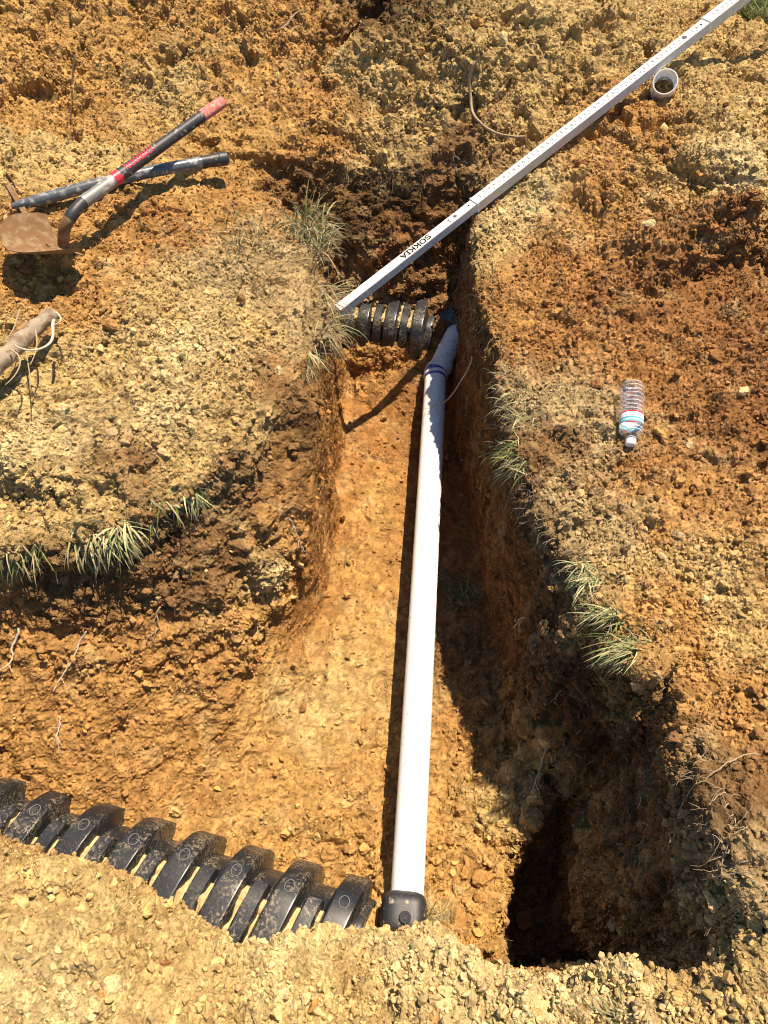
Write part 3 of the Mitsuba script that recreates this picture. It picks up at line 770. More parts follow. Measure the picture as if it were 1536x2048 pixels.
for px, w, r in ((911, W[0], .0065), (1367, W[1], .0095)):
    add('levelling_rod__button', disc(along(px), w, r, r), 'faded_ink', smooth=30)
for px, w in ((938, W[0]), (1400, W[1])):
    add('levelling_rod__pin', disc(along(px), w, .003, .003), 'ink', smooth=30)
tag('levelling_rod', 'long white square surveying rod with black figures lying diagonally across the dig', 'surveying rod')

# ------------------------------------------------------------------ white coupling on the right bank
cc = S1(1325, 182)
cax = unit([-.24, -.68, .69])
cr = .0475
cb = cc + np.array([0, 0, .005]) - cax * .02
add('pipe_coupling__sleeve', lathe([(0, cr - .001), (0, cr), (.098, cr), (.104, cr - .002), (.104, cr - .0055), (.060, cr - .0065), (.058, cr - .012), (.046, cr - .012), (.044, cr - .0065), (0, cr - .0055), (0, cr - .001)], cb, cax, 56), 'pvc_plain', smooth=35)
tag('pipe_coupling', 'short white plastic pipe coupling standing open on the loose soil', 'pipe coupling')

# ------------------------------------------------------------------ empty water bottle on the right bank
b0, b1 = P(1265, 768, .076), P(1261, 893, .026)
ba_ = unit(b1 - b0)
br, bl = .0325, np.linalg.norm(b1 - b0)
pr = [(.004, 0), (.001, .020), (.0, .024), (.003, .029), (.010, .0318)]
x = .018
while x < .105:
    pr += [(x, br - .0002), (x + .0035, br - .0042), (x + .007, br - .0002)]
    x += .0135
pr += [(.108, br), (.152, br), (.156, br), (.165, .0305), (.174, .025), (.181, .017), (.184, .0128), (.192, .0125)]
pr = [(a * bl / .212, r) for a, r in pr]
add('water_bottle__body', lathe(pr, b0, ba_, 48), 'clear_plastic', smooth=True)
sc = bl / .212
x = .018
while x < .105:   # opaque white rings along the moulded ridges, painting their glints
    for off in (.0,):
        add('water_bottle__ridge', lathe([((x + off - .0007) * sc, br - .0004), ((x + off) * sc, br + .0001), ((x + off + .0007) * sc, br - .0004)], b0, ba_, 40), 'glint_white', smooth=True)
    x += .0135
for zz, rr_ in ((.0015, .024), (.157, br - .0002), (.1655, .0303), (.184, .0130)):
    add('water_bottle__ridge', lathe([((zz - .0009) * sc, rr_), (zz * sc, rr_ + .0005), ((zz + .0009) * sc, rr_)], b0, ba_, 40), 'glint_white', smooth=True)  # more white rings as painted highlights at base, shoulder and neck
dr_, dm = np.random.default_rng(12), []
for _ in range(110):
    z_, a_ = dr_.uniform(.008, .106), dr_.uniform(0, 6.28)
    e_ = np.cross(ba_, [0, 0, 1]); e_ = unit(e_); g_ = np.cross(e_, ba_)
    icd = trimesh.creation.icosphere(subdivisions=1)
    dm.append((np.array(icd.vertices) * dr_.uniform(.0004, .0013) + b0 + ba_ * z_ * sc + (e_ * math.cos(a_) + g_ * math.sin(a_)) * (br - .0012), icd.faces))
add('water_bottle__glint_beads', join(dm), 'glint_white', smooth=True)  # white beads added inside the wall to paint small glints
labels['water_bottle__glint_beads'] = {'kind': 'stuff', 'label': 'small white beads added as glints inside the bottle'}
rng_b = np.random.default_rng(8)
LB = [(.109, .113, 'label_red', 'red_stripe'), (.113, .1285, 'label_white', 'white_band'), (.1285, .1335, 'label_teal', 'teal_stripe'), (.1335, .140, 'label_sky', 'blue_band'), (.140, .1445, 'label_teal', 'teal_stripe'), (.1445, .1465, 'label_red', 'red_stripe')]
for a, b, m, nm in LB:
    add('water_bottle__label__' + nm, lathe([(a * sc, br + .0005), (b * sc, br + .0005)], b0, ba_, 48), m, smooth=True)
labels['water_bottle__label'] = {'label': 'paper label with red, white and teal bands'}
ms = []
bs = unit(np.cross(ba_, [0, 0, 1])); bu = np.cross(bs, ba_); bu = bu if bu[2] > 0 else -bu
for row, (z, hgt, cnt) in enumerate(((.1235, .0042, 13), (.117, .0022, 9))):
    for k in range(cnt):
        an = (k - (cnt - 1) / 2) * .105
        rad = bs * math.sin(an) + bu * math.cos(an)
        tg = bs * math.cos(an) - bu * math.sin(an)
        c = b0 + ba_ * (z * sc) + rad * (br + .0009)
        wd = .0010 + .0007 * rng_b.random()
        ms.append(box_along(c - ba_ * hgt / 2, c + ba_ * hgt / 2, tg, rad, wd, .0004, .0001))
add('water_bottle__label__print', join(ms), 'faded_ink')
labels['water_bottle__label__print'] = {'kind': 'stuff', 'label': 'small dark print on the label'}
add('water_bottle__cap', lathe([(.190 * sc, .004), (.190 * sc, .0145), (.2005 * sc, .0145), (.206 * sc, .0142), (.2085 * sc, .012), (.2085 * sc, 0)], b0, ba_, 40), 'label_white', smooth=40)
tag('water_bottle', 'empty clear water bottle with a teal and white label lying on rusty soil', 'bottle')

# ------------------------------------------------------------------ shovels on the left spoil heap
def blade(c, axis, side, w, l, dish, curl=.0):
    """A round-point shovel blade: c = middle of the shoulders, axis towards the point."""
    axis, side = unit(axis), unit(side)
    side = unit(side - axis * (side @ axis)); up = np.cross(side, axis)
    up = up if up[2] > 0 else -up
    nu, nv = 25, 29
    g = []
    for i in range(nu):
        s = i / (nu - 1)
        hw = w / 2 * (1 if s < .45 else math.sqrt(max(1 - ((s - .45) / .56) ** 2.3, .0)) * 1.0)
        hw = max(hw, .004) * (.94 + .06 * min(1, s * 6))
        for j in range(nv):
            t = -1 + 2 * j / (nv - 1)
            z = dish * (t * t) * (1 - .25 * s) * (hw / (w / 2)) ** 1.5 + curl * s * s - .012 * math.exp(-(t / .22) ** 2) * max(0, 1 - s * 2.2) * -1
            g.append(c + axis * s * l + side * hw * t + up * z)
    g = np.array(g)
    n = nu * nv
    lo = g - up * .0025
    i, j = np.meshgrid(np.arange(nu - 1), np.arange(nv - 1), indexing='ij'); i, j = i.ravel(), j.ravel()
    q = np.stack([i * nv + j, (i + 1) * nv + j, (i + 1) * nv + j + 1, i * nv + j + 1], 1)
    f = np.vstack([q[:, [0, 1, 2]], q[:, [0, 2, 3]]])
    rim_ = [k for k in range(nv)] + [k * nv + nv - 1 for k in range(1, nu)] + [(nu - 1) * nv + k for k in range(nv - 2, -1, -1)] + [k * nv for k in range(nu - 2, 0, -1)]
    rim_ = np.array(rim_); nx_ = np.roll(rim_, -1)
    f = np.vstack([f, f[:, ::-1] + n, np.stack([rim_, nx_, nx_ + n], 1), np.stack([rim_, nx_ + n, rim_ + n], 1)])
    return np.vstack([g, lo]), f, up

sh_l, sh_r = P(159, 524, .185), P(92, 466, .20)
sm = (sh_l + sh_r) / 2
tipv = P(10, 497, .265) - sm
bm, bf_, bup = blade(sm, tipv, sh_l - sh_r, .22, np.linalg.norm(tipv), .058, .004)
add('shovel__blade', (bm, bf_), 'steel_muddy', smooth=40)
for sg in (-1, 1):   # rolled foot steps
    sd = unit(sh_l - sh_r) * sg
    bk = -unit(tipv)
    a = sm + sd * .03 + bup * .006 + bk * .001; b = sm + sd * .100 + bup * .028
    add('shovel__foot_step', box_along(a, b, bk, bup, .014, .003, .0008), 'steel_muddy')
hp = [sm + unit(tipv) * .05 + bup * .004, sm + bup * .014, P(128, 462, .245), P(140, 436, .278), P(160, 411, .292), P(185, 392, .295)]
H1, H2, H3, H4 = P(185, 392, .295), P(226, 361, .300), P(238, 352, .3015), P(403, 233, .318)
H5 = P(446, 203, .322)
hc = curve(hp, 26)
add('shovel__socket', tube(hc[:16], np.interp(np.linspace(0, 1, 16), [0, .4, 1], [.008, .017, .0175]), 24), 'steel_muddy', smooth=40)
add('shovel__neck', tube(hc[14:22], .0182, 24), 'black_clean', smooth=40, label='black curved neck')
add('shovel__sleeve', tube(np.vstack([hc[21:-1], H1[None], (H1 + H2) / 2, H2]), .0192, 24), 'grey_sleeve', smooth=40, label='worn grey sleeve')
add('shovel__band', tube([H2, (H2 + H3) / 2, H3], .0202, 28), 'red_paint', smooth=40, label='red band')
add('shovel__shaft', tube([H3 + (H4 - H3) * k for k in np.linspace(0, 1, 14)], np.linspace(.0190, .0178, 14), 28), 'black_clean', smooth=40, label='black shaft with red lettering')
add('shovel__grip', tube([H4, H4 + (H5 - H4) * .03, H4 + (H5 - H4) * .94, H4 + (H5 - H4) * .99, H5 + (H5 - H4) * .02], [.0186, .0192, .0188, .0165, .012], 28), 'red_grip', smooth=40, label='faded red grip')
# lettering wrapped round the shaft, facing up and to the photographer
wm = meshkit.text_mesh('RAZORBACK', .019, .001, bold=True)
wm = wm.subdivide()
e = wm.bounds
v = np.array(wm.vertices) - [(e[0][0] + e[1][0]) / 2, (e[0][1] + e[1][1]) / 2, 0]
hd = unit(H4 - H3)
face = unit(np.array([.10, -.55, .83]) - hd * (np.array([.10, -.55, .83]) @ hd))
sdv = np.cross(face, hd)   # up of the letters
Lc = H3 + (H4 - H3) * .235
an = v[:, 1] / .0189
sxl = np.linalg.norm(H4 - H3) * .33 / (e[1][0] - e[0][0])
vv = Lc + hd * v[:, :1] * sxl + (face * np.cos(an)[:, None] + sdv * np.sin(an)[:, None]) * (.0193 + .0004 * (v[:, 2:] > .0005))
add('shovel__lettering', (vv, wm.faces), 'red_paint')
tag('shovel', 'shovel with a red grip, black shaft and muddy steel blade on the left heap', 'shovel')

g0, g1 = P(72, 402, .235), P(452, 317, .205)
gs = [g0 + (g1 - g0) * t + np.array([0, 0, .012 * math.sin(t * 3.1)]) for t in np.linspace(0, 1, 30)]
gs = np.array(gs)
add('shovel_001__shaft', tube(gs[:27], .0185, 28), 'handle_grey', smooth=40)
# spiral wound grip and flared butt with a hanging hole
tt = np.linspace(.52, .90, 160)
axis2 = unit(g1 - g0); sa = unit(np.cross(axis2, [0, 0, 1])); sb = np.cross(sa, axis2)
sp_ = np.array([np.array([np.interp(t, np.linspace(0, 1, 30), gs[:, k]) for k in range(3)]) + .0188 * (sa * math.cos(t * 105) + sb * math.sin(t * 105)) for t in tt])
add('shovel_001__grip_winding', tube(sp_, .0012, 6), 'scuff', smooth=True, label='pale spiral ridge wound round the grip')
add('shovel_001__butt', tube([gs[25], gs[26], gs[27], gs[28], gs[29], gs[29] + axis2 * .006], [.0188, .0196, .0205, .0220, .0225, .019], 28), 'black_clean', smooth=40)
hb = gs[28] + unit(np.array([-.1, -.5, .8])) * .0217
add('shovel_001__butt__hole', lathe([(0, .007), (.0012, .006), (-.002, .0045), (-.002, 0)], hb, unit(np.array([-.1, -.5, .8])), 20), 'ink', smooth=30)
e0, e1 = P(-8, 330, .235), P(62, 447, .225)
em = (e0 + e1) / 2
bm2, bf2, bu2 = blade(em + np.array([.02, 0, .0]), unit(np.array([-.35, .12, -.9])), e0 - e1, .20, .16, .012, .0)
add('shovel_001__blade', (bm2, bf2), 'steel_muddy', smooth=40)
add('shovel_001__foot_step', box_along(e0 + [0, 0, .006], e1 + [0, 0, .006], unit(np.cross(e1 - e0, [0, 0, 1])), unit(np.cross(np.cross(e1 - e0, [0, 0, 1]), e1 - e0)), .017, .004, .001), 'steel_muddy')
add('shovel_001__socket', tube([g0 + axis2 * t for t in np.linspace(-.075, .01, 12)], np.linspace(.009, .0187, 12), 20), 'handle_grey', smooth=40)
tag('shovel_001', 'shovel with a dull grey and black handle lying under the other shovel', 'shovel')

# ------------------------------------------------------------------ soil lodged in the grooves of the chambers
def groove_soil(origin, ang, bigs, pitch, A, B, wb, ws, z0, seed, t0, t1, skew=0.0):
    r = np.random.default_rng(seed)
    ax = np.array([math.cos(ang), math.sin(ang), 0]); ay = np.array([-ax[1], ax[0], 0])
    ms = []
    for k in bigs[:-1]:
        for sgn in (-1, 1):
            c = (k + .5) * pitch + sgn * (ws / 2 + (pitch / 2 - wb / 2 - ws / 2) / 2)
            w = (pitch - wb - ws) / 2 + .006
            a0, a1 = t0 + r.uniform(-.05, .05), t1 + r.uniform(-.06, .06)
            n, m = 70, 9
            full = arch(A - .023, B - .023, 400)
            i0, i1 = int(a0 * 400), int(a1 * 400)
            line = full[np.linspace(i0, i1, n).astype(int)]
            nrm = np.gradient(line, axis=0); nrm = np.stack([nrm[:, 1], -nrm[:, 0]], 1); nrm /= np.linalg.norm(nrm, axis=1, keepdims=True) + 1e-9
            nrm *= np.sign(nrm[:, 1:] + 1e-9)
            xs = np.linspace(-w / 2, w / 2, m)
            base = origin + ay * line[:, None, :1] + np.array([0, 0, 1]) * (line[:, None, 1:] + z0 - origin[2]) + ax * (c + xs[None, :] + skew * (line[:, :1] - .02))[..., None]
            q = base.reshape(-1, 3)
            h, _ = clods(q, .013, seed + k)
            thick = (nfbm(q * 25 + k, 2, seed) - .42) * .05 + h * .9
            thick = np.minimum(thick, .022) * np.repeat(np.clip(np.minimum(np.arange(n), n - 1 - np.arange(n)) / 8, 0, 1), m)
            nn = np.repeat(ay * nrm[:, :1] + np.array([0, 0, 1]) * nrm[:, 1:], m, 0)
            v = q + nn * (thick - .006)[:, None]
            i, j = np.meshgrid(np.arange(n - 1), np.arange(m - 1), indexing='ij'); i, j = i.ravel(), j.ravel()
            g = np.stack([i * m + j, (i + 1) * m + j, (i + 1) * m + j + 1, i * m + j + 1], 1)
            ms.append((v, np.vstack([g[:, [0, 1, 2]], g[:, [0, 2, 3]]])))
    v, f = join(ms)
    col = tone(lin(KIND['pale']) * .5 + lin(KIND['grey']) * .5) * (.7 + .6 * vnoise(v * 160, seed)[:, None])
    return v, f, col
scene['soil_two'] = {'type': 'twosided', 'bsdf': {'type': 'diffuse', 'reflectance': {'type': 'mesh_attribute', 'name': 'vertex_color'}}}
ARCH_E = .64
v, f, c = groove_soil(o1, ang, [-9, -8, -7, -6, -5, -4, -3, -2, -1, 0], .1395, .185, .285, .064, .042, -.705, 21, .42, .92, .19)
ARCH_E = .5
v2, f2, c2 = groove_soil(o2, ang2, [-4, -3, -2, -1, 0], .112, .19, .285, .050, .034, -.705, 51, .38, .64)
vv, ff = join([(v, f), (v2, f2)])
scene['groove_soil'] = mikit.ply((vv, ff), 'soil_two', smooth=False, color=np.vstack([c, c2]))
tag('groove_soil', 'pale dry soil caught in the grooves of the black ribbed chambers', 'soil', kind='stuff')

# ------------------------------------------------------------------ clods and stones that can be told apart
def rock(seed, sub_=2):
    r = np.random.default_rng(seed)
    ico = trimesh.creation.icosphere(subdivisions=sub_)
    v = np.array(ico.vertices)
    d = r.normal(size=(11, 3)); d /= np.linalg.norm(d, axis=1, keepdims=True)
    cut = r.uniform(.42, .86, 11)
    rad = np.ones(len(v))
    for a, b in zip(d, cut):
        s = v @ a
        rad = np.minimum(rad, np.where(s > .15, b / np.maximum(s, .15), 9))
    rad *= 1 + .30 * (nfbm(v * 2.2 + seed, 3, seed) - .5)
    v = v * rad[:, None] * [1, r.uniform(.6, 1), r.uniform(.45, .85)]
    return v / np.abs(v).max(), ico.faces

big = """375 660 22 pale;350 676 17 pale;560 750 22 pale;310 752 16 pale;340 762 17 pale;215 845 26 tan;226 872 26 grey;330 906 28 pale;290 972 18 rust;250 732 16 pale;225 656 34 ochre;60 545 30 rust;290 690 26 tan;130 690 24 tan;300 800 18 tan;360 740 18 pale;330 818 20 pale;415 590 14 pale;480 600 24 brown;350 625 12 pale;55 1060 20 grey;20 1050 16 pale
225 1965 34 pale;196 1988 24 ochre;330 1932 22 rust;332 1912 20 tan;60 1900 16 pale;110 1935 14 pale;400 1925 18 tan;290 2012 18 pale;640 2015 30 ochre;560 2030 34 tan;700 1980 26 tan;880 2000 30 ochre;950 2025 24 pale;860 2035 34 ochre;1130 2010 24 pale;1060 2030 22 tan;1290 1985 26 pale;1350 2020 24 tan;1440 1990 22 pale;1500 2010 26 tan;1190 1985 22 pale;770 1925 20 pale;620 1880 22 pale;680 1900 16 tan
605 1416 24 rust;590 1525 22 ochre;605 1690 28 ochre;632 1675 26 tan;600 1712 24 tan;660 1712 28 ochre;700 1690 34 ochre;655 1745 20 ochre;715 1655 26 gold;560 1700 18 ochre;640 1640 20 gold;720 1735 22 ochre;585 1660 18 tan;745 1620 14 grey;690 1560 14 tan;720 1330 18 tan;660 1310 16 tan
905 1845 48 ochre;960 1762 40 ochre;940 1700 32 gold;930 1740 34 ochre;915 1790 22 tan;900 1680 24 ochre;965 1800 24 ochre;880 1720 18 gold;955 1650 26 tan;985 1640 30 tan;1010 1600 24 pale;1035 1620 22 tan;1048 1832 44 rust;1090 1780 20 brown;1120 1840 24 brown;1060 1900 26 brown;1010 1890 22 grey;1140 1890 22 brown;1180 1800 24 brown;1220 1850 22 grey;1100 1760 18 brown
1350 1075 28 grey;1326 1120 26 grey;1298 458 22 pale;1478 785 26 pale;1215 896 18 pale;1270 1010 18 grey;1000 82 26 pale;1468 274 28 pale;1068 360 16 pale;1004 430 18 pale;1460 92 26 tan;1320 868 28 gold;1250 768 22 gold;1190 770 26 rust;1120 628 22 ochre;1380 890 18 pale;1430 720 36 rust;1440 780 20 rust;1300 715 20 rust;1380 1150 20 tan;1410 1200 22 pale;1450 1170 20 tan;1290 1060 16 tan;1260 1090 16 pale;1480 1230 24 tan;1500 1330 22 ochre;1440 1300 18 tan;1340 1150 18 tan;1216 1002 16 grey;1180 960 20 grey;1162 325 24 rust;1065 300 16 tan;1100 660 18 rust
870 205 20 tan;950 55 22 ochre;840 100 22 ochre;700 100 20 ochre;880 260 18 tan;640 70 18 brown;450 175 14 brown;330 90 14 tan;380 100 12 pale;210 230 12 tan;100 100 16 ochre;480 250 14 tan;550 160 16 tan;780 170 14 pale;1000 160 18 tan;1100 110 16 tan;1200 60 16 pale;1380 110 14 pale;1330 260 20 pale;1420 190 18 tan;1450 230 18 tan;1270 330 20 ochre;1400 350 22 ochre
560 1180 20 pale;545 1160 18 pale;575 1150 18 pale;520 1190 18 tan;600 1130 16 pale;585 1195 22 tan;555 1215 20 gold;500 1260 18 gold;470 1100 12 pale;410 1140 12 pale;300 1050 14 pale;320 1190 14 tan;175 1180 24 brown;340 1200 26 brown;450 1010 18 brown;500 990 20 brown;560 970 18 brown;520 930 22 brown;600 940 18 ochre;580 890 24 brown;460 950 18 brown;510 870 18 tan;430 870 20 tan;590 820 20 brown;500 740 18 grey;420 720 18 grey;470 700 16 tan;540 650 16 grey"""
R2 = np.random.default_rng(77)
rows = [x.split() for x in big.replace('\n', ';').split(';')]
BX, BY, BS = (np.array([float(x[k]) for x in rows]) for k in range(3))
BC = [x[3] for x in rows]
# more of the larger lumps that lie about the loose heaps
wr = np.where(seen, farea * np.where(fl > .72, 1, .02) / dist ** 1.5, 0)
extra = R2.choice(len(fc), 300 - len(rows), p=wr / wr.sum())
pos = np.vstack([S(BX, BY), fc[extra]])
ed = np.linalg.norm(pos - EYE, axis=1)
size = np.append(BS * ed[:len(rows)] / FPX * .5, (R2.uniform(8, 13, len(extra)) * (1 + R2.random(len(extra)) ** 5)) * ed[len(rows):] / FPX * .5 * 1.1)
ec, _ = soil(fc[extra])
_, near = cKDTree(gv).query(pos)
gn = vertex_normals(gv, bf)
rocks = [rock(400 + k, 2) for k in range(16)]
for k in range(len(pos)):
    rv, rf = rocks[k % 16]
    stone = k < len(rows) and BC[k] in ('pale', 'grey')
    c = tone(lin(KIND[BC[k]]))[0] * 1.02 if k < len(rows) else ec[k - len(rows)] * R2.uniform(.85, 1.25)
    rot = Rotation.from_euler('zxy', [R2.uniform(0, 360), R2.uniform(-35, 35), R2.uniform(-35, 35)], degrees=True).as_matrix()
    v = rv @ rot.T * size[k] * R2.uniform(.95, 1.12) + gv[near[k]] + gn[near[k]] * size[k] * R2.uniform(.12, .38)
    cc_ = c * (.82 + .36 * nfbm(v / size[k] * 1.6 + k, 3, 5))[:, None]
    if not stone:   # crumbly lumps carry finer crumbs on their faces
        h, rn = clods(v, size[k] * .34 + .004, 60 + k % 7)
        v = v + (v - v.mean(0)) / size[k] * (h * .9)[:, None]
        cc_ = cc_ * (.8 + .4 * rn)[:, None]
    add('ground__stone' if stone else 'ground__clod', (v, rf), 'soil', smooth=False, color=np.clip(cc_, .01, .8))

# ------------------------------------------------------------------ grass
G_GREEN, G_PALE, G_DRY, G_DARK = np.array([.13, .155, .045]), np.array([.33, .33, .16]), np.array([.40, .33, .17]), np.array([.05, .075, .025])
def blade_strip(p0, d0, length, width, droop, rng_, seg=6, flat=None):
    p = [np.asarray(p0, float)]
    d = unit(d0)
    for k in range(seg):
        d = unit(d + np.array([0, 0, -1]) * droop / seg * (k + .5) / seg * 2 + rng_.normal(size=3) * .05)
        p.append(p[-1] + d * length / seg)
    p = np.array(p)
    t = np.gradient(p, axis=0); t /= np.linalg.norm(t, axis=1, keepdims=True)
    sd = np.cross(t, rng_.normal(size=3) if flat is None else flat); sd /= np.linalg.norm(sd, axis=1, keepdims=True) + 1e-9
    w = width * np.array([.7, 1, 1, .95, .8, .5, .08][:seg + 1]) / 2
    nrm = np.cross(sd, t)
    v = np.vstack([p - sd * w[:, None], p + nrm * (w * .35)[:, None], p + sd * w[:, None]])
    n = seg + 1
    i = np.arange(seg)
    q = np.vstack([np.stack([i, i + 1, i + 1 + n, i + n], 1), np.stack([i + n, i + 1 + n, i + 1 + 2 * n, i + 2 * n], 1)])
    return v, np.vstack([q[:, [0, 1, 2]], q[:, [0, 2, 3]]])

def leaf_shape(p0, d0, length, width, rng_, cup=.25):
    d = unit(d0); sd = unit(np.cross(d, rng_.normal(size=3) * .35 + EYE - np.asarray(p0)))
    nr = np.cross(sd, d)
    s = np.linspace(0, 1, 6)
    w = width / 2 * np.sin(np.pi * s ** .8) ** .8
    mid = p0 + d * (s * length)[:, None] - nr * (length * .25 * s ** 2)[:, None]
    v = np.vstack([mid - sd * w[:, None] + nr * (w * cup)[:, None], mid, mid + sd * w[:, None] + nr * (w * cup)[:, None]])
    i = np.arange(5)
    q = np.vstack([np.stack([i, i + 1, i + 7, i + 6], 1), np.stack([i + 6, i + 7, i + 13, i + 12], 1)])
    return v, np.vstack([q[:, [0, 1, 2]], q[:, [0, 2, 3]]])

def tuft(key, label, seed, spots_, n, length, width, lean, droop, cols, leaves=0, spread=10, cat='grass'):
    """n blades from ground under these photo spots; lean = main direction, cols = (colour, share) pairs."""
    r = np.random.default_rng(seed)
    ms, cs = [], []
    pts = np.array(spots_, float)
    shares = np.array([x[1] for x in cols]); pick = r.choice(len(cols), n + leaves, p=shares / shares.sum())
    base = pts[r.integers(len(pts), size=n + leaves)] + r.normal(size=(n + leaves, 2)) * spread
    pos_ = S(base[:, 0], base[:, 1])
    for k in range(n + leaves):
        d = unit(np.asarray(lean, float) + r.normal(size=3) * .38)
        c = cols[pick[k]][0] * r.uniform(.55, 1.3)
        if r.random() < .22:
            c = G_DRY * r.uniform(.5, 1.0)
        if k < n:
            m = blade_strip(pos_[k] - d * .008, d, length * r.uniform(.5, 1.2), width * r.uniform(.6, 1.2), droop * r.uniform(.5, 1.4), r, flat=EYE - pos_[k] + r.normal(size=3) * .7)
            grad = np.tile(np.linspace(1.25, .85, len(m[0]) // 3), 3)
        else:
            m = leaf_shape(pos_[k], d + [0, -.2, .1], length * r.uniform(.25, .45), width * r.uniform(2.4, 4.0), r)
            grad = np.ones(len(m[0]))
        ms.append(m); cs.append(c * grad[:, None])
    v, f = join(ms)
    scene[key] = mikit.ply((v, f), 'leaf', smooth=True, color=np.clip(np.vstack(cs), .01, .8))
    tag(key, label, cat, 'grass tufts hanging along the cut edges')

D, Wd = [0, -.45, -.7], None
tuft('grass_tuft', 'tall dry and green grass standing at the far right corner of the left bank', 201, [(610, 460), (620, 470), (635, 465), (640, 490), (645, 510), (600, 465)], 225, .16, 0.0032, [.15, -.15, .9], 1.6, [(G_DRY, .5), (G_PALE, .3), (G_GREEN, .2)], spread=9)
tuft('grass_tuft_001', 'sparse pale grass blades on the grey soil of the left bank', 202, [(440, 480), (470, 500), (500, 470), (475, 455), (410, 475), (540, 480)], 105, .09, 0.0028, [.0, -.2, .8], 1.5, [(G_DRY, .5), (G_PALE, .3), (G_GREEN, .2)], spread=16)
tuft('grass_tuft_002', 'long straw coloured grass draping over the left rim beside the far chamber', 203, [(655, 600), (652, 640), (650, 580), (648, 665)], 165, .15, 0.0022, [.45, -.3, .1], 1.3, [(G_DRY, .75), (G_PALE, .25)], spread=6)
tuft('grass_tuft_003', 'grey green drooping grass tuft low on the right side of the left bank', 204, [(600, 690), (605, 715), (590, 680), (615, 700)], 90, .11, 0.0032, [.15, -.5, -.3], .9, [(G_PALE, .5), (G_DRY, .3), (G_GREEN, .2)], spread=7)
tuft('grass_tuft_004', 'small matted green and white tuft on the brown slope of the left bank', 205, [(520, 745), (525, 765), (522, 790)], 75, .06, 0.0028, [.0, -.5, -.3], .8, [(G_PALE, .5), (G_GREEN, .3), (G_DRY, .2)], leaves=6, spread=6)
tuft('grass_tuft_005', 'leafy green tuft hanging from the right end of the left bank lip', 206, [(300, 1010), (325, 1000), (350, 985), (375, 975), (390, 985)], 90, .09, 0.0048, [.05, -.55, -.5], .8, [(G_PALE, .55), (G_GREEN, .45)], leaves=45, spread=7)
tuft('grass_tuft_006', 'broad bladed grass clump hanging over the middle of the left bank lip', 207, [(150, 1065), (180, 1060), (210, 1055), (235, 1050), (250, 1045)], 230, .12, 0.0052, [.12, -.5, -.45], 1.0, [(G_PALE, .7), (G_GREEN, .2), (G_DRY, .1)], leaves=5, spread=6)
tuft('grass_tuft_007', 'ragged green leaves at the far left end of the left bank lip', 208, [(10, 1090), (35, 1090), (60, 1090), (90, 1080)], 120, .10, 0.0040, [.05, -.5, -.4], 1.0, [(G_PALE, .5), (G_GREEN, .4), (G_DRY, .1)], leaves=28, spread=8)
tuft('grass_tuft_008', 'green grass tuft on the right rim halfway down the trench', 209, [(1010, 900), (1030, 915), (1045, 930), (1015, 935), (1035, 890)], 195, .085, 0.0028, [-.5, -.25, .25], 1.1, [(G_GREEN, .5), (G_PALE, .35), (G_DRY, .15)], spread=10)
tuft('grass_tuft_009', 'pale dry grass on the right rim above the green tuft', 210, [(1010, 790), (1030, 800), (1055, 790), (1030, 830), (1010, 760), (1050, 840)], 180, .07, 0.0024, [-.45, -.2, .4], 1.2, [(G_DRY, .6), (G_PALE, .35), (G_GREEN, .05)], spread=14)
tuft('grass_tuft_010', 'grey green grass spilling off the right rim below the middle of the trench', 211, [(1160, 1135), (1180, 1140), (1200, 1155), (1175, 1160)], 120, .075, 0.0028, [-.5, -.4, .1], 1.0, [(G_PALE, .5), (G_DARK, .25), (G_DRY, .25)], spread=8)
tuft('grass_tuft_011', 'upper of the two bright green grass tufts leaning over the right rim', 212, [(1215, 1225), (1230, 1230), (1245, 1235)], 105, .085, 0.0034, [-.7, -.2, .25], .9, [(G_PALE, .6), (G_GREEN, .4)], spread=7)
tuft('grass_tuft_012', 'lower and larger of the two bright green grass tufts leaning over the right rim', 213, [(1255, 1285), (1275, 1300), (1295, 1300), (1310, 1305)], 150, .11, 0.0034, [-.7, -.25, .2], .9, [(G_PALE, .65), (G_GREEN, .35)], leaves=8, spread=8)
tuft('grass_tuft_013', 'dark green tuft of fallen grass in the shade on the trench floor', 214, [(900, 1165), (915, 1180), (930, 1170), (910, 1200), (935, 1190)], 255, .075, 0.0028, [-.3, -.3, .6], 1.6, [(G_GREEN, .8), (G_PALE, .2)], spread=9)
tuft('grass_tuft_014', 'flattened pale green blades on the right bank near the rod', 215, [(1040, 430), (1060, 440), (1085, 425), (1050, 415)], 67, .06, 0.0024, [.4, -.4, .05], .5, [(G_PALE, .6), (G_DRY, .4)], spread=9)
tuft('grass_tuft_015', 'thin straw blades sticking up beside the black end cap', 216, [(840, 1835), (860, 1835), (880, 1830), (860, 1845)], 105, .10, 0.0018, [.35, .15, .7], .9, [(G_DRY, .9), (G_PALE, .1)], spread=7)
tuft('grass_tuft_016', 'few green blades in the soil at the bottom edge right of centre', 217, [(1245, 2035), (1260, 2045)], 21, .07, 0.0036, [-.5, .4, .4], .6, [(G_GREEN, .5), (G_PALE, .5)], spread=6)
tuft('grass_tuft_017', 'dry matted grass and roots on the grey soil behind the water bottle shade', 218, [(1110, 800), (1140, 830), (1160, 800), (1090, 860), (1120, 780)], 135, .05, 0.0016, [-.2, -.3, .4], 1.2, [(G_DRY, .7), (G_PALE, .3)], spread=18)

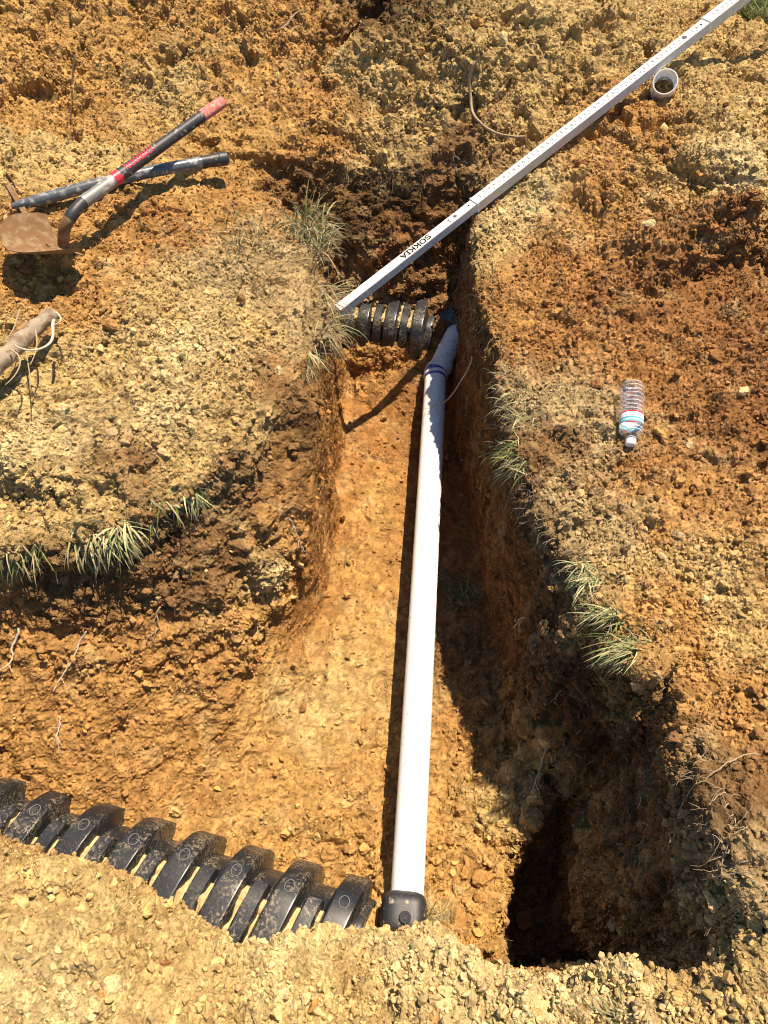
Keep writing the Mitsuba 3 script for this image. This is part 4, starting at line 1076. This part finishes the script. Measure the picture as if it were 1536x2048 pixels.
# lawn beyond the far right corner of the dig
import shapely
from shapely.geometry import Polygon, box
hole = Polygon([(-2.3, -.8), (2.5, -.8), (2.5, 3.90), (2.3, 3.93), (2.1, 3.91), (1.95, 3.95), (1.84, 3.95), (1.77, 4.0), (1.745, 4.1), (1.775, 4.25), (1.74, 4.42), (1.73, 4.6), (1.68, 4.9), (-2.3, 4.9)])
outer = box(-150, -150, 150, 400).difference(hole)
tv, tf = trimesh.creation.triangulate_polygon(outer)
scene['turf'] = {'type': 'diffuse', 'reflectance': mikit.proc(lambda p, n, uv: mikit.mix([.055, .085, .02], [.11, .14, .045], mikit.fbm(p.x * 9, p.y * 9, 0, 3)))}
scene['lawn'] = mikit.ply((np.column_stack([tv, np.full(len(tv), .012)]), tf), 'turf')
labels['lawn'] = {'kind': 'structure', 'label': 'green lawn around the dig', 'category': 'lawn'}
r = np.random.default_rng(31)
gp = np.column_stack([r.uniform(1.66, 2.45, 12000), r.uniform(3.88, 4.75, 12000)])
gp = gp[shapely.contains_xy(outer, gp[:, 0], gp[:, 1])]
ms, cs = [], []
for q in gp:
    b = np.array([q[0], q[1], .005]); L_ = r.uniform(.03, .06); d = r.normal(size=2) * .6
    a = r.uniform(0, 6.28); w = np.array([math.cos(a), math.sin(a), 0]) * .0022
    tip = b + np.array([d[0], d[1], 1]) * L_; mid = b + np.array([d[0] * .3, d[1] * .3, .6]) * L_
    ms.append((np.array([b - w, b + w, mid + w * .8, mid - w * .8, tip]), np.array([[0, 1, 2], [0, 2, 3], [3, 2, 4]])))
    cs.append(np.tile((G_GREEN * .7 + G_PALE * .3) * r.uniform(.6, 1.4), (5, 1)))
v, f = join(ms)
scene['lawn_grass'] = mikit.ply((v, f), 'leaf', smooth=False, color=np.vstack(cs))
tag('lawn_grass', 'short green lawn grass at the top right corner', 'grass', kind='stuff')

# ------------------------------------------------------------------ roots
def on_ground(pts, lift):
    p = S([x[0] for x in pts], [x[1] for x in pts])
    return p + np.array([0, -.3, .8]) * lift

def root(key, label, pts, r0, r1, mat, lift=.012, group=None, n=30, wob=.004, seed=0, fork=0, abs_pts=None):
    q = np.random.default_rng(seed)
    p = on_ground(pts, lift) if abs_pts is None else np.asarray(abs_pts, float)
    c = curve(p, n) + np.cumsum(q.normal(size=(n, 3)), axis=0) * wob / 4
    ms = [tube(c, np.linspace(r0, r1, n), 7)]
    for k in range(fork):
        i = q.integers(n // 5, n - 4)
        d = unit(c[i + 1] - c[i] + q.normal(size=3) * .012)
        L_ = q.uniform(.02, .07)
        b = [c[i]]
        for _ in range(9):
            d = unit(d + q.normal(size=3) * .28 + np.array([0, -.02, -.06])); b.append(b[-1] + d * L_ / 9)
        ms.append(tube(np.array(b), np.linspace(r1 * .8, r1 * .4, 10), 5))
    add(key, join(ms), mat, smooth=True)
    k = [x for x in scene if x == key or x.startswith(key + '_')][-1]
    tag(k, label, 'root', group)
    return k

root('root', 'long tan root arching over the loose heap to the rod', [(948, 138), (938, 170), (940, 210), (952, 255), (985, 280), (1015, 290), (1046, 292)], .0065, .0045, 'root_tan', lift=.04)
# pale root that sags from the right wall over the pipe
pr_ = [P(944, 712, -.22), P(938, 735, -.28), P(920, 765, -.36), P(895, 800, -.44), P(868, 814, -.495), P(850, 820, -.50)]
root('root', 'thin pale root sagging from the right wall across the white pipe', None, .0035, .0016, 'root_pale', abs_pts=pr_, wob=.002)
root('root', 'white wavy root hanging at the far left of the brown slope', [(42, 1258), (38, 1280), (30, 1300), (32, 1315), (22, 1335), (8, 1346)], .0035, .002, 'root_pale', lift=.02, fork=2)
root('root', 'pale thin root running down the middle of the left slope', [(178, 1264), (165, 1285), (155, 1310), (142, 1335), (128, 1360), (117, 1385)], .0025, .0015, 'root_pale', lift=.02, fork=2)
root('root', 'forked pale rootlet low on the left slope', [(122, 1432), (124, 1450), (120, 1465), (128, 1488)], .002, .001, 'root_pale', lift=.015, fork=5)
root('root', 'crooked tan root on the upper left slope', [(325, 1215), (320, 1240), (322, 1258), (308, 1272), (302, 1292)], .0025, .0015, 'root_tan', lift=.02, fork=3)
root('root', 'fine pale root near the right end of the left slope', [(580, 1040), (592, 1060), (600, 1085), (608, 1108)], .0022, .0012, 'root_pale', lift=.015, fork=3)
root('root', 'dark red twig crossing the soil at the left edge of the bank', [(40, 1000), (60, 1010), (80, 1020), (95, 1045), (108, 1062)], .003, .002, 'root_dark', lift=.012)
root('root', 'white kinked root on the shaded right wall', [(1052, 1236), (1040, 1238), (1032, 1248), (1026, 1262)], .003, .0018, 'root_pale', lift=.03, fork=3)
root('root', 'small pale root below the sunlit patch of the right wall', [(1118, 1380), (1108, 1398), (1106, 1412)], .0025, .0015, 'root_pale', lift=.02, fork=2)
root('root', 'long pale root hanging down the back of the pit', [(1096, 1476), (1088, 1500), (1078, 1530), (1068, 1560), (1062, 1590)], .0025, .0015, 'root_pale', lift=.03, fork=4)
root('root', 'long wavy pale root hanging above the pit', [(1346, 1425), (1330, 1450), (1318, 1475), (1318, 1500), (1310, 1528)], .003, .0016, 'root_pale', lift=.04, fork=4)
root('root', 'thick dark stick on the heap at the upper left', [(152, 118), (150, 150), (148, 190), (147, 225), (148, 255)], .005, .003, 'root_dark', lift=.02)
root('root', 'pale bent twig at the top of the heap left of centre', [(562, 66), (580, 50), (592, 38), (612, 36)], .005, .003, 'root_tan', lift=.02)
for k, (pts, seed) in enumerate([([(1340, 1555), (1375, 1552), (1410, 1560), (1440, 1570)], 1), ([(1508, 1506), (1470, 1520), (1430, 1545), (1400, 1570), (1375, 1600), (1365, 1645)], 2), ([(1395, 1630), (1370, 1655), (1352, 1690)], 3), ([(1480, 1650), (1450, 1640), (1420, 1650)], 4), ([(1500, 1740), (1460, 1740), (1425, 1755)], 5),
                                 ([(1440, 1585), (1420, 1610), (1405, 1650), (1398, 1690)], 6), ([(1380, 1440), (1370, 1470), (1350, 1500)], 7), ([(1450, 1690), (1425, 1710), (1410, 1740)], 8), ([(1330, 1600), (1300, 1620), (1285, 1660), (1270, 1690)], 9), ([(1470, 1800), (1440, 1810), (1415, 1830)], 10)]):
    root('root', ['pale rootlet sticking out leftwards over the pit from the grey bank', 'longest branching white rootlet over the pit, reaching in from the right edge', "short forked rootlet hanging just right of the pit's dark middle", 'thin rootlets at the grey bank above the lowest rootlets', 'pale rootlet near the right edge beside the pit', 'downward rootlet behind the longest branching white rootlet', 'topmost fine rootlet under the right rim of the pit', 'small rootlet between the right edge and the dark of the pit', 'rootlet hanging left of the others in the dark of the pit', 'lowest rootlet on the right wall of the pit'][k], pts, .0014, .0007, 'root_tan', lift=.03, group='rootlets over the pit', seed=seed, fork=7, wob=.008)
for k, (pts, seed) in enumerate([([(1238, 1948), (1250, 1935), (1268, 1925)], 1), ([(1085, 1970), (1082, 1960), (1092, 1952)], 2), ([(1005, 1955), (1020, 1945), (1034, 1938)], 3), ([(1430, 1930), (1450, 1925), (1468, 1935)], 4)]):
    root('root', ['rightmost but one short root end on the near edge of the pit', 'forked short root end in the middle of the near edge of the pit', 'leftmost short root end on the near edge of the pit', 'rightmost short root end on the near edge of the pit'][k], pts, .003, .0015, 'root_pale', lift=.02, group='root ends at the near edge of the pit', seed=seed + 30, fork=3)

# dark hanging root mat under the far rim
r = np.random.default_rng(44)
ms = []
for k in range(230):
    px = r.choice([r.normal(755, 22), r.normal(800, 30), r.normal(845, 10)])
    a = S1(px, 338 + r.uniform(-10, 30) + abs(px - 780) * .15) + [0, -.004, .0]
    n = 8; L_ = .02 + .10 * r.random() ** 2
    d = unit([r.normal() * .7, -.6, -.1 + r.normal() * .3]); b = [a]
    for _ in range(n - 1):
        d = unit(d + [r.normal() * .3, r.normal() * .2, -.3]); b.append(b[-1] + d * L_ / n)
    ms.append(tube(np.array(b), np.linspace(.0022, .0008, n) * r.uniform(.6, 1.3), 4, cap=False))
scene['root_mat'] = mikit.ply(join(ms), 'root_dark', smooth=True)
tag('root_mat', 'dark mat of fine roots hanging under the far rim of the dig', 'roots', kind='stuff')
# fine hairs of root along all the cut turf edges
ms, cs = [], []
edge = [(1000, 850), (1030, 950), (1075, 1045), (1140, 1115), (1185, 1215), (1262, 1305), (1350, 1380), (1400, 1480), (1430, 1600), (1455, 1700), (930, 500), (925, 560), (940, 640), (968, 740)]
edge2 = [(20, 1110), (120, 1100), (250, 1080), (330, 1030), (400, 985), (470, 915), (560, 800), (640, 700), (650, 600)]
for line, n_ in ((edge, 950), (edge2, 480), ([(560, 360), (640, 340), (700, 335), (880, 340), (925, 330)], 110)):
    line = np.array(line, float)
    for k in range(n_):
        i = r.integers(len(line) - 1)
        px, py = line[i] + (line[i + 1] - line[i]) * r.random() + r.normal(size=2) * [14, 16]
        a = S1(px, py)
        d = unit(r.normal(size=3) + [-.3 if line is not edge2 else .1, -.4, .2]); n = 7; L_ = r.uniform(.02, .075); b = [a - d * .004]
        for _ in range(n - 1):
            d = unit(d + r.normal(size=3) * .3 + [0, 0, -.3]); b.append(b[-1] + d * L_ / n)
        m = tube(np.array(b), np.linspace(.0011, .0005, n), 4, cap=False)
        ms.append(m); cs.append(np.tile(np.array([.40, .32, .21]) * r.uniform(.3, 1.35), (len(m[0]), 1)))
v, f = join(ms)
scene['root_hairs'] = mikit.ply((v, f), 'soil_bare', smooth=True, color=np.vstack(cs))
tag('root_hairs', 'fine root hairs fringing the cut edges of the dig', 'roots', kind='stuff')

# thick broken root at the left edge, with its own rootlets
st = np.array([P(-60, 790, .185), P(-20, 745, .19), P(20, 705, .20), P(60, 665, .205), P(100, 630, .205), P(108, 622, .205)])
n = 40
c = curve(st, n)
q = np.random.default_rng(4)
m = tube(c, np.interp(np.linspace(0, 1, n), [0, .6, .9, .97, 1], [.024, .023, .021, .019, .010]) * (1 + .08 * np.sin(np.arange(n) * .9)), 24)
v = m[0]; v = v + (nfbm(v * [60, 60, 60], 3, 8) - .5)[:, None] * .007 * np.array([1, 1, 1])
add('broken_root__stem', (v, m[1]), 'wood_root', smooth=40)
tag('broken_root', 'thick broken tree root with stringy rootlets lying at the left edge', 'root')
for k, pts in enumerate([[(108, 640), (106, 665), (98, 688), (80, 698), (55, 700), (30, 690)], [(112, 625), (118, 645), (104, 650)], [(60, 650), (52, 690), (58, 740), (60, 780)], [(40, 620), (30, 650), (20, 670), (-5, 690)], [(20, 700), (40, 720), (30, 750), (10, 770)], [(70, 660), (72, 700), (60, 730)]]):
    p = P(np.array([x[0] for x in pts]), np.array([x[1] for x in pts]), .225 if k != 2 else .19)
    add('broken_root__rootlet', tube(curve(p, 24), np.linspace(.005, .0018, 24) * (1 if k < 1 else .6), 7), 'root_pale' if k < 2 else 'root_tan', smooth=True)

# bits of straw and dead stem strewn about
r = np.random.default_rng(66)
ms, cs = [], []
wq = np.where(seen, farea / dist, 0)
ff_ = r.choice(len(fc), 420, p=wq / wq.sum())
for i in ff_:
    t1 = unit(np.cross(fnrm[i], r.normal(size=3)))
    L_ = r.uniform(.008, .045); a = fc[i] + np.array([0, 0, .004])
    bnd = r.normal(size=3) * .15
    p = np.array([a + (t1 + bnd * s_) * L_ * s_ + [0, 0, .006 * math.sin(3 * s_)] for s_ in np.linspace(0, 1, 5)])
    m = tube(p, r.uniform(.0005, .0011), 4, cap=False)
    ms.append(m); cs.append(np.tile(np.array([.42, .34, .21]) * r.uniform(.4, 1.2), (len(m[0]), 1)))
v, f = join(ms)
scene['straw_bits'] = mikit.ply((v, f), 'soil_bare', smooth=True, color=np.vstack(cs))
tag('straw_bits', 'bits of dry straw and dead stem strewn over the soil', 'straw', kind='stuff')
